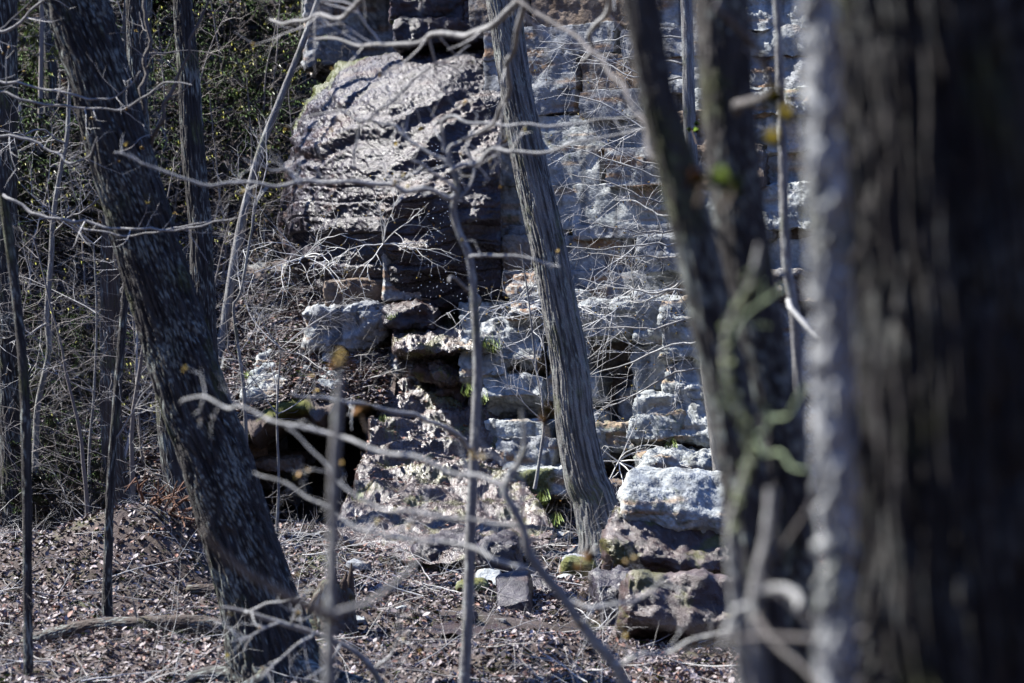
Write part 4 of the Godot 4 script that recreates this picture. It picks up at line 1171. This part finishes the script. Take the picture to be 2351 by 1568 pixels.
func build_hillside() -> void:
	# evergreen shrubs
	var kinds := []
	for k in 4:
		kinds.append(shrub("evergreen_shrub", "evergreen shrub with glossy dark leaves on the wooded hillside", "shrub", "evergreen shrubs on the wooded hillside", 1.5, 250, 0.115, 0.045, Color(0.07, 0.125, 0.05), Color(0.14, 0.205, 0.10), M.leaf_dark))
	var used := 0
	for k in 100:
		var d := rng.randf_range(29.5, 46.0)
		var px := rng.randf_range(-40, 640 if d > 38.0 else 270)
		if d > 37.5 and rng.randf() < 0.25: px = rng.randf_range(640, 960)
		var s := hill_spot(px, d)
		var size := rng.randf_range(0.55, 1.2) * (0.55 if d < 34.5 else 1.0)
		if k < 4:
			kinds[k].position = s
			kinds[k].rotation.y = rng.randf() * TAU
			kinds[k].scale = Vector3.ONE * size
		else:
			copy(kinds[k % 4], s, rng.randf() * TAU, size)
	# a lighter conifer with feathery sprays
	for e in [[88, 36.5, 1.35, "feathery light green hemlock sapling high on the hillside"]]:
		var hm := thing("hemlock_sapling", e[3], "sapling", hill_spot(e[0], e[1]))
		var g := Geo.new()
		var hgt: float = 4.6 * e[2]
		tube(g, PackedVector3Array([Vector3.ZERO, Vector3(0.05, hgt * 0.5, 0), Vector3(0.1, hgt, 0)]), PackedFloat32Array([0.05, 0.035, 0.012]), 6, DARK)
		part("trunk", g.mesh(), M.twig, hm)
		for k in 26:
			var bg := Geo.new()
			var fg := Geo.new()
			var w := rng.randf() * TAU
			var y := hgt * rng.randf_range(0.42, 0.98)
			var tips := []
			twig(bg, Vector3(0.06, y, 0), Vector3(cos(w), -0.05, sin(w)), rng.randf_range(0.5, 1.1) * (1.2 - y / hgt), 0.008, 2, -0.06, 0.16, DARK, tips)
			var b := part("limb", bg.mesh(), M.twig, hm)
			for q in tips:
				for m in 24:
					leaf(fg, q[0] - q[1] * 0.012 * m, (q[1] + Vector3(rng.randf_range(-1, 1), rng.randf_range(-0.3, 0.2), rng.randf_range(-1, 1)) * 0.9).normalized(), UPV, 0.07, 0.016, Color(0.09, 0.15, 0.035).lerp(Color(0.17, 0.24, 0.06), rng.randf()), 0.15)
			part("needles", fg.mesh(), M.leaf_dark, b).set_meta("kind", "stuff")
	# bare undergrowth
	var bk := []
	for k in 5:
		bk.append(bare("bare_sapling", "leafless twiggy sapling on the wooded hillside", "leafless saplings on the wooded hillside", rng.randf_range(2.6, 4.2), 2, [DARK, GREY, Color(0.15, 0.135, 0.125)][k % 3], 0, Color.BLACK))
	for k in 16:
		var d := rng.randf_range(28.5, 45.0)
		var px := rng.randf_range(-130, 640 if d > 35.0 else 500)
		if d > 37.5 and rng.randf() < 0.3: px = rng.randf_range(620, 940)
		var s := hill_spot(px, d)
		if k < 5:
			bk[k].position = s
		else:
			copy(bk[k % 5], s, rng.randf() * TAU, rng.randf_range(0.6, 1.15))
	var lk := []
	for k in 3:
		lk.append(bare("budding_sapling", "thin sapling with tiny yellow-green young leaves on the slope", "saplings in young leaf on the slope", rng.randf_range(2.8, 3.8), 2, DARK, 60, Color(0.24, 0.24, 0.07)))
	var spots := [[560, 37.0], [510, 36.0], [600, 38.5], [640, 36.6], [460, 35.0], [200, 34.0], [120, 33.0], [330, 31.5], [420, 30.5], [60, 31.0], [690, 35.6], [260, 36.5], [360, 38.0], [640, 40.0], [530, 41.0], [150, 40.0]]
	for k in spots.size():
		var s := hill_spot(spots[k][0], spots[k][1])
		if spots[k][0] > 620 and spots[k][1] < 36.0:
			s.y = bank_h(s.x, spots[k][1])
		if k < 3:
			lk[k].position = s
		else:
			copy(lk[k % 3], s, rng.randf() * TAU, rng.randf_range(0.8, 1.1))
	# tall dark trees further up, with crowns over the picture
	var fk := []
	for e in [[340, 40.0, 26], [560, 44.0, 24], [645, 42.0, 22], [160, 38.5, 28], [745, 43.0, 20], [820, 41.0, 26], [870, 44.0, 20], [470, 47.0, 24], [90, 45.0, 26], [-60, 36.0, 30], [-160, 33.0, 34]]:
		var b := hill_spot(e[0], e[1])
		var r: float = e[2] * K * e[1] * 0.5
		var ps := []
		var lean := rng.randf_range(-0.7, 0.4)
		for k in 8:
			ps.append([b + Vector3(lean * k / 7.0 + 0.15 * sin(k * 1.7 + e[0]), 13.0 * (7 - k) / 7.0 - 13.0 + 13.0, 0.0), r * (0.55 + 0.45 * k / 7.0) * (1.35 if k == 7 else 1.0)])
		var t := thing("hillside_tree", "tall leafless tree with a dark trunk up on the wooded hillside", "tree", b, "tall trees up on the hillside")
		part("trunk", bark(ps, 40, 0.09, 0.015, 0.035, 0.13, 0.1, rng.randf() * 40.0, "rough"), M.bark, t, -b)
		crown(t, ps[0][0], 3.0, 3, DARK)
	# twiggy shrubs hanging from the ledges
	for e in [[[700, 590], 32.0, 9, "leafless shrub hanging from the foot of the wet buttress"], [[880, 560], 32.2, 8, "leafless shrub hanging over the brown overhang"], [[1300, 700], 30.9, 9, "leafless shrub growing out of the broken pale rock"], [[1450, 690], 30.4, 8, "leafless shrub on top of the pale overhang"], [[1420, 1060], 30.0, 10, "leafless shrub sprawling on the rubble below the wall"], [[1190, 690], 31.2, 5, "leafless shrub on the pale ledge beside the grey tree"]]:
		var b := at(e[0][0], e[0][1], e[1])
		var sh := thing("ledge_shrub", e[3], "shrub", b)
		for k in e[2]:
			var g := Geo.new()
			var tips := []
			twig(g, Vector3.ZERO, Vector3(rng.randf_range(-1, 1), rng.randf_range(-0.3, 0.8), rng.randf_range(0.1, 0.9)), rng.randf_range(0.6, 1.2), 0.009, 2, -0.1, 0.24, PALE, tips)
			var st := part("stem", g.mesh(), M.twig, sh)
			var lg := Geo.new()
			for q in 10:
				var tp: Array = tips[rng.randi_range(0, tips.size() - 1)]
				bud(lg, tp[0], tp[1], 0.028)
			part("buds", lg.mesh(), M.bud, st).set_meta("kind", "stuff")

# ---------------------------------------------------------------- the floor: logs, stump, grass, leaves
func scatter(called: String, label: String, category: String, m: Mesh, mat: Material, tf: Array, cols: Array) -> void:
	var mm := MultiMesh.new()
	mm.transform_format = MultiMesh.TRANSFORM_3D
	mm.use_colors = true
	mm.mesh = m
	mm.instance_count = tf.size()
	for k in tf.size():
		mm.set_instance_transform(k, tf[k])
		mm.set_instance_color(k, cols[k])
	var o := MultiMeshInstance3D.new()
	o.name = called
	o.multimesh = mm
	o.material_override = mat
	add_child(o, true)
	tag(o, label, category, "", "stuff")

func dead_leaf(curl: float, w: float) -> ArrayMesh:
	# a dry leaf one unit long: three cross ribs, edges curled up, tip bent
	var g := Geo.new()
	var pos := PackedVector3Array()
	var cols := PackedColorArray()
	for j in 5:
		var t := j / 4.0
		var half := w * sin(PI * clampf(t * 0.92 + 0.05, 0, 1)) * (1.0 + 0.22 * sin(j * 3.1))
		for i in 3:
			var s := i - 1.0
			pos.append(Vector3(s * half, absf(s) * curl * half * 1.6 + curl * 0.55 * (t - 0.4) * (t - 0.4), t - 0.5))
			cols.append(Color.WHITE)
	grid(g, pos, 3, 5, true, cols)
	return g.mesh()

func spill(n: int, pick: Callable, sizes: Vector2, tones: Array, jitter: float) -> Array:
	var tf := []
	var cs := []
	for k in n:
		var p: Vector3 = pick.call()
		var b := Basis.from_euler(Vector3(rng.randf_range(-jitter, jitter), rng.randf() * TAU, rng.randf_range(-jitter, jitter)))
		var s := lerpf(sizes.x, sizes.y, pow(rng.randf(), 1.6))
		if rng.randf() < 0.35: b = b * Basis(Vector3(0, 0, 1), PI)
		tf.append(Transform3D(b.scaled(Vector3.ONE * s), p + UPV * rng.randf_range(0.0, 0.022)))
		var c: Color = tones[rng.randi_range(0, tones.size() - 1)]
		var m := rng.randf_range(0.75, 1.2) * (1.0 + 0.75 * fbm(p, 0.9, 2))
		cs.append(Color(c.r * m, c.g * m, c.b * m))
	return [tf, cs]

func pick_floor() -> Vector3:
	var d := 16.6 + 16.0 * pow(rng.randf(), 0.9)
	var x := rng.randf_range(-0.27, 0.20) * d
	if x > -0.55 and absf(d - 21.6 - 0.35 * sin(x * 1.3)) < 0.5 and rng.randf() < 0.93: d += 1.1
	return Vector3(x, ground_h(x, -d), -d)

func pick_hill() -> Vector3:
	var d := 30.0 + 17.0 * rng.randf()
	var x := rng.randf_range(-0.25, -0.06 if d > 36.5 else -0.105) * d
	return Vector3(x, ground_h(x, -d), -d)

func pick_bank() -> Vector3:
	var x := rng.randf_range(-3.95, -1.65)
	var d := rng.randf_range(31.65, 35.6)
	return Vector3(x, bank_h(x, d) + 0.02, -d)

func pick_slab() -> Vector3:
	return slab_pos[rng.randi_range(0, slab_pos.size() - 1)] + UPV * 0.008

func pick_rubble() -> Vector3:
	var d := rng.randf_range(28.8, 31.4)
	var x := rng.randf_range(0.5, 2.6)
	return Vector3(x, ground_h(x, -d), -d)

func build_floor() -> void:
	var tones := [Color(0.115, 0.090, 0.085), Color(0.080, 0.059, 0.054), Color(0.145, 0.12, 0.12), Color(0.175, 0.155, 0.158), Color(0.050, 0.036, 0.034), Color(0.14, 0.115, 0.115), Color(0.105, 0.05, 0.035), Color(0.068, 0.055, 0.053)]
	var meshes := [dead_leaf(0.35, 0.30), dead_leaf(0.7, 0.24), dead_leaf(0.15, 0.36)]
	var names := ["brown dead leaves covering the forest floor", "curled dead leaves lying among the forest litter", "flat pale dead leaves lying among the forest litter"]
	for k in 3:
		var a := spill(46000, pick_floor, Vector2(0.02, 0.078), tones, 0.9)
		var b := spill(15000, pick_hill, Vector2(0.05, 0.12), tones, 0.5)
		var c := spill(5200, pick_bank, Vector2(0.05, 0.10), tones, 0.5)
		var e := spill(300, pick_slab, Vector2(0.03, 0.08), [tones[1], tones[4], tones[6], tones[6]], 0.4)
		var f := spill(900, pick_rubble, Vector2(0.05, 0.10), tones, 0.5)
		scatter("leaf_litter", names[k], "dead leaves", meshes[k], M.leaf_dead, a[0] + b[0] + c[0] + e[0] + f[0], a[1] + b[1] + c[1] + e[1] + f[1])
	# fallen twigs
	var tg := Geo.new()
	var tips := []
	twig(tg, Vector3.ZERO, Vector3(1, 0.05, 0), 1.0, 0.008, 1, 0.0, 0.12, Color(1, 1, 1), tips)
	var tf := []
	var cs := []
	for k in 1700:
		var p := pick_floor() if k % 3 else pick_hill()
		if k % 7 == 0: p = pick_bank()
		var s := rng.randf_range(0.25, 1.0)
		tf.append(Transform3D(Basis.from_euler(Vector3(rng.randf() * TAU, rng.randf() * TAU, rng.randf_range(-0.15, 0.25))).scaled(Vector3.ONE * s), p + UPV * 0.03))
		cs.append(DARK.lerp(PALE, rng.randf()))
	scatter("fallen_twigs", "fallen twigs lying on the leaf litter", "twigs", tg.mesh(), M.twig, tf, cs)
	# sprouting green plants
	var pg := Geo.new()
	for k in 6:
		var w := TAU * k / 6.0
		leaf(pg, Vector3(0, 0.2 + 0.1 * (k % 2), 0), Vector3(cos(w), 0.35, sin(w)).normalized(), UPV, 0.9, 0.42, Color.WHITE, 0.3)
	tf = []
	cs = []
	for k in 5200:
		var p := pick_floor()
		if k % 5 == 0: p = pick_hill()
		if k % 9 == 0: p = pick_bank()
		if fbm(p, 0.7, 2) < -0.05 and rng.randf() < 0.8: continue
		tf.append(Transform3D(Basis(UPV, rng.randf() * TAU).scaled(Vector3.ONE * rng.randf_range(0.025, 0.07)), p + UPV * 0.015))
		cs.append(Color(0.07, 0.14, 0.03).lerp(Color(0.20, 0.30, 0.06), rng.randf()))
	scatter("ground_plants", "small green sprouts among the dead leaves", "plants", pg.mesh(), M.leaf_new, tf, cs)
	# thin bare stems standing in the litter
	tg = Geo.new()
	tips = []
	twig(tg, Vector3.ZERO, UPV, 1.0, 0.006, 2, 0.1, 0.16, Color.WHITE, tips)
	tf = []
	cs = []
	for k in 420:
		var p := pick_floor() if k % 2 else pick_hill()
		if k % 11 == 0: p = pick_bank()
		tf.append(Transform3D(Basis.from_euler(Vector3(rng.randf_range(-0.4, 0.4), rng.randf() * TAU, rng.randf_range(-0.4, 0.4))).scaled(Vector3.ONE * rng.randf_range(0.2, 0.75)), p))
		cs.append(DARK.lerp(PALE, rng.randf()))
	scatter("brushwood", "thin bare stems of brushwood standing in the leaf litter", "brushwood", tg.mesh(), M.twig, tf, cs)
	# logs
	for e in [[[[60, 1552, 30], [200, 1530, 36], [320, 1490, 40], [430, 1452, 42], [520, 1430, 38], [600, 1420, 30]], 20.6, "long rotting log lying in leaves below the thick furrowed tree", "brown"], [[[430, 1300, 24], [480, 1318, 30], [540, 1340, 30], [580, 1350, 20]], 23.0, "short mossy log behind the foot of the thick furrowed tree", "brown"], [[[600, 1180, 18], [700, 1200, 20], [800, 1222, 18]], 29.6, "weathered log before the dark hollow", "pale"]]:
		var ps := []
		for q in e[0]:
			var p := at(q[0], q[1], e[1])
			var x := p.x
			ps.append([Vector3(x, ground_h(x, p.z) + q[2] * K * e[1] * 0.3, p.z), q[2] * K * e[1] * 0.5])
		ps.push_front([ps[0][0] - Vector3(0.02, 0, 0), 0.004])
		ps.push_back([ps[-1][0] + Vector3(0.02, 0, 0), 0.004])
		var lg := thing("fallen_log", e[2], "log", ps[0][0])
		part("trunk", bark(ps, 60, 0.02, 0.012, 0.03, 0.12, 0.1, rng.randf() * 30.0, e[3]), M.bark, lg, -ps[0][0])
		for k in 3:
			var g := Geo.new()
			tips = []
			var q: Array = ps[rng.randi_range(1, ps.size() - 2)]
			twig(g, q[0], Vector3(rng.randf_range(-1, 1), 0.8, 0.3), 0.35, 0.012, 1, 0.0, 0.2, DARK, tips)
			part("branch_stub", g.mesh(), M.twig, lg, -ps[0][0])
	# the broken stump
	var sb := at(755, 1452, 21.4)
	sb.y = ground_h(sb.x, sb.z)
	var st := thing("tree_stump", "dark broken stump with a jagged top beside the thick furrowed tree", "stump", sb)
	part("stump", bark([[sb + Vector3(0.09, 0.42, 0.0), 0.10], [sb + Vector3(0.07, 0.36, 0.0), 0.15], [sb + Vector3(0.03, 0.18, 0), 0.19], [sb + Vector3(0, -0.08, 0), 0.27]], 70, 0.02, 0.035, 0.05, 0.2, 0.0, 4.0, "brown"), M.bark, st, -sb)
	for k in 6:
		var w := TAU * k / 6.0
		var g := Geo.new()
		var q := sb + Vector3(0.08 + 0.10 * cos(w), 0.33, 0.10 * sin(w))
		tube(g, PackedVector3Array([q, q + Vector3(0.01, 0.1, 0), q + Vector3(0.02, rng.randf_range(0.14, 0.28), 0)]), PackedFloat32Array([0.05, 0.035, 0.006]), 5, Color(0.09, 0.065, 0.05))
		part("splinter", g.mesh(), M.bark, st, -sb)
	# upturned roots on the heap
	var rb := at(385, 1262, 24.1)
	rb.y = ground_h(rb.x, rb.z)
	var rt := thing("upturned_root", "upturned reddish root plate on the leafy heap", "root", rb)
	for k in 16:
		var g := Geo.new()
		tips = []
		twig(g, Vector3(rng.randf_range(-0.25, 0.3), rng.randf_range(-0.03, 0.12), rng.randf_range(-0.1, 0.15)), Vector3(rng.randf_range(-0.2, 1.0), rng.randf_range(-0.6, 0.8), rng.randf_range(-0.3, 0.8)), rng.randf_range(0.25, 0.5), 0.02, 1, -0.15, 0.25, Color(0.15, 0.075, 0.045), tips)
		part("root", g.mesh(), M.bark, rt)
	# grass tufts
	for e in [[745, 96, 34.4, "bright grass tuft on the mossy shoulder of the buttress"], [898, 735, 31.6, "small grass tuft on the wet ledge"], [1120, 800, 31.3, "thin grass tuft in the gap beside the pale broken rock"], [1135, 812, 31.3, "upright grass tuft beside the pale broken rock"], [1075, 912, 31.2, "green grass tuft on top of the sloping slab"], [1108, 930, 31.1, "yellow-green grass tuft at the edge of the sloping slab"], [1275, 1215, 28.6, "grass tuft before the pale leaning slab"], [1245, 1160, 29.4, "small grass tuft in leaves behind the leaning slab"], [880, 970, 31.3, "fresh green tuft on the sloping slab"], [565, 870, 31.9, "grass tuft beside the dark hole in the leafy bank"], [912, 60, 34.2, "bright grass tuft under the upper wet beds"], [820, 1150, 29.8, "grass tuft at the corner of the dark hollow"], [1625, 690, 30.2, "green tuft hanging by the pale wall"], [1540, 1040, 30.0, "leafy green tuft on the pale boulder"]]:
		var b := at(e[0], e[1], e[2])
		var gt := thing("grass_tuft", e[3], "grass", b)
		var big := 0.6 if e[0] < 900 else 1.0
		for k in 34:
			var g := Geo.new()
			var w := rng.randf() * TAU
			var tall := rng.randf_range(0.10, 0.24) * big
			var out := Vector3(cos(w), 0, sin(w))
			var c := Color(0.09, 0.14, 0.03).lerp(Color(0.18, 0.23, 0.07), rng.randf())
			leaf(g, out * 0.05 * rng.randf(), (UPV + out * rng.randf_range(0.2, 0.9)).normalized(), out, tall, 0.007, c, 0.4)
			part("blade", g.mesh(), M.leaf_new, gt)
	# drips falling from the overhang
	var sp := SphereMesh.new()
	sp.radius = 0.5
	sp.height = 1.0
	sp.radial_segments = 6
	sp.rings = 4
	tf = []
	cs = []
	for k in 170:
		var y := rng.randf_range(330, 720)
		var x := 1010.0 + 45.0 * rng.randfn() * (0.5 + (y - 330.0) / 500.0)
		tf.append(Transform3D(Basis().scaled(Vector3(0.0065, 0.01, 0.0065) * rng.randf_range(0.6, 1.3)), at(x, y, 31.6 + rng.randf_range(-0.3, 0.2))))
		cs.append(Color.WHITE)
	scatter("water_drops", "water drops falling in front of the overhang", "drops", sp, M.drop, tf, cs)
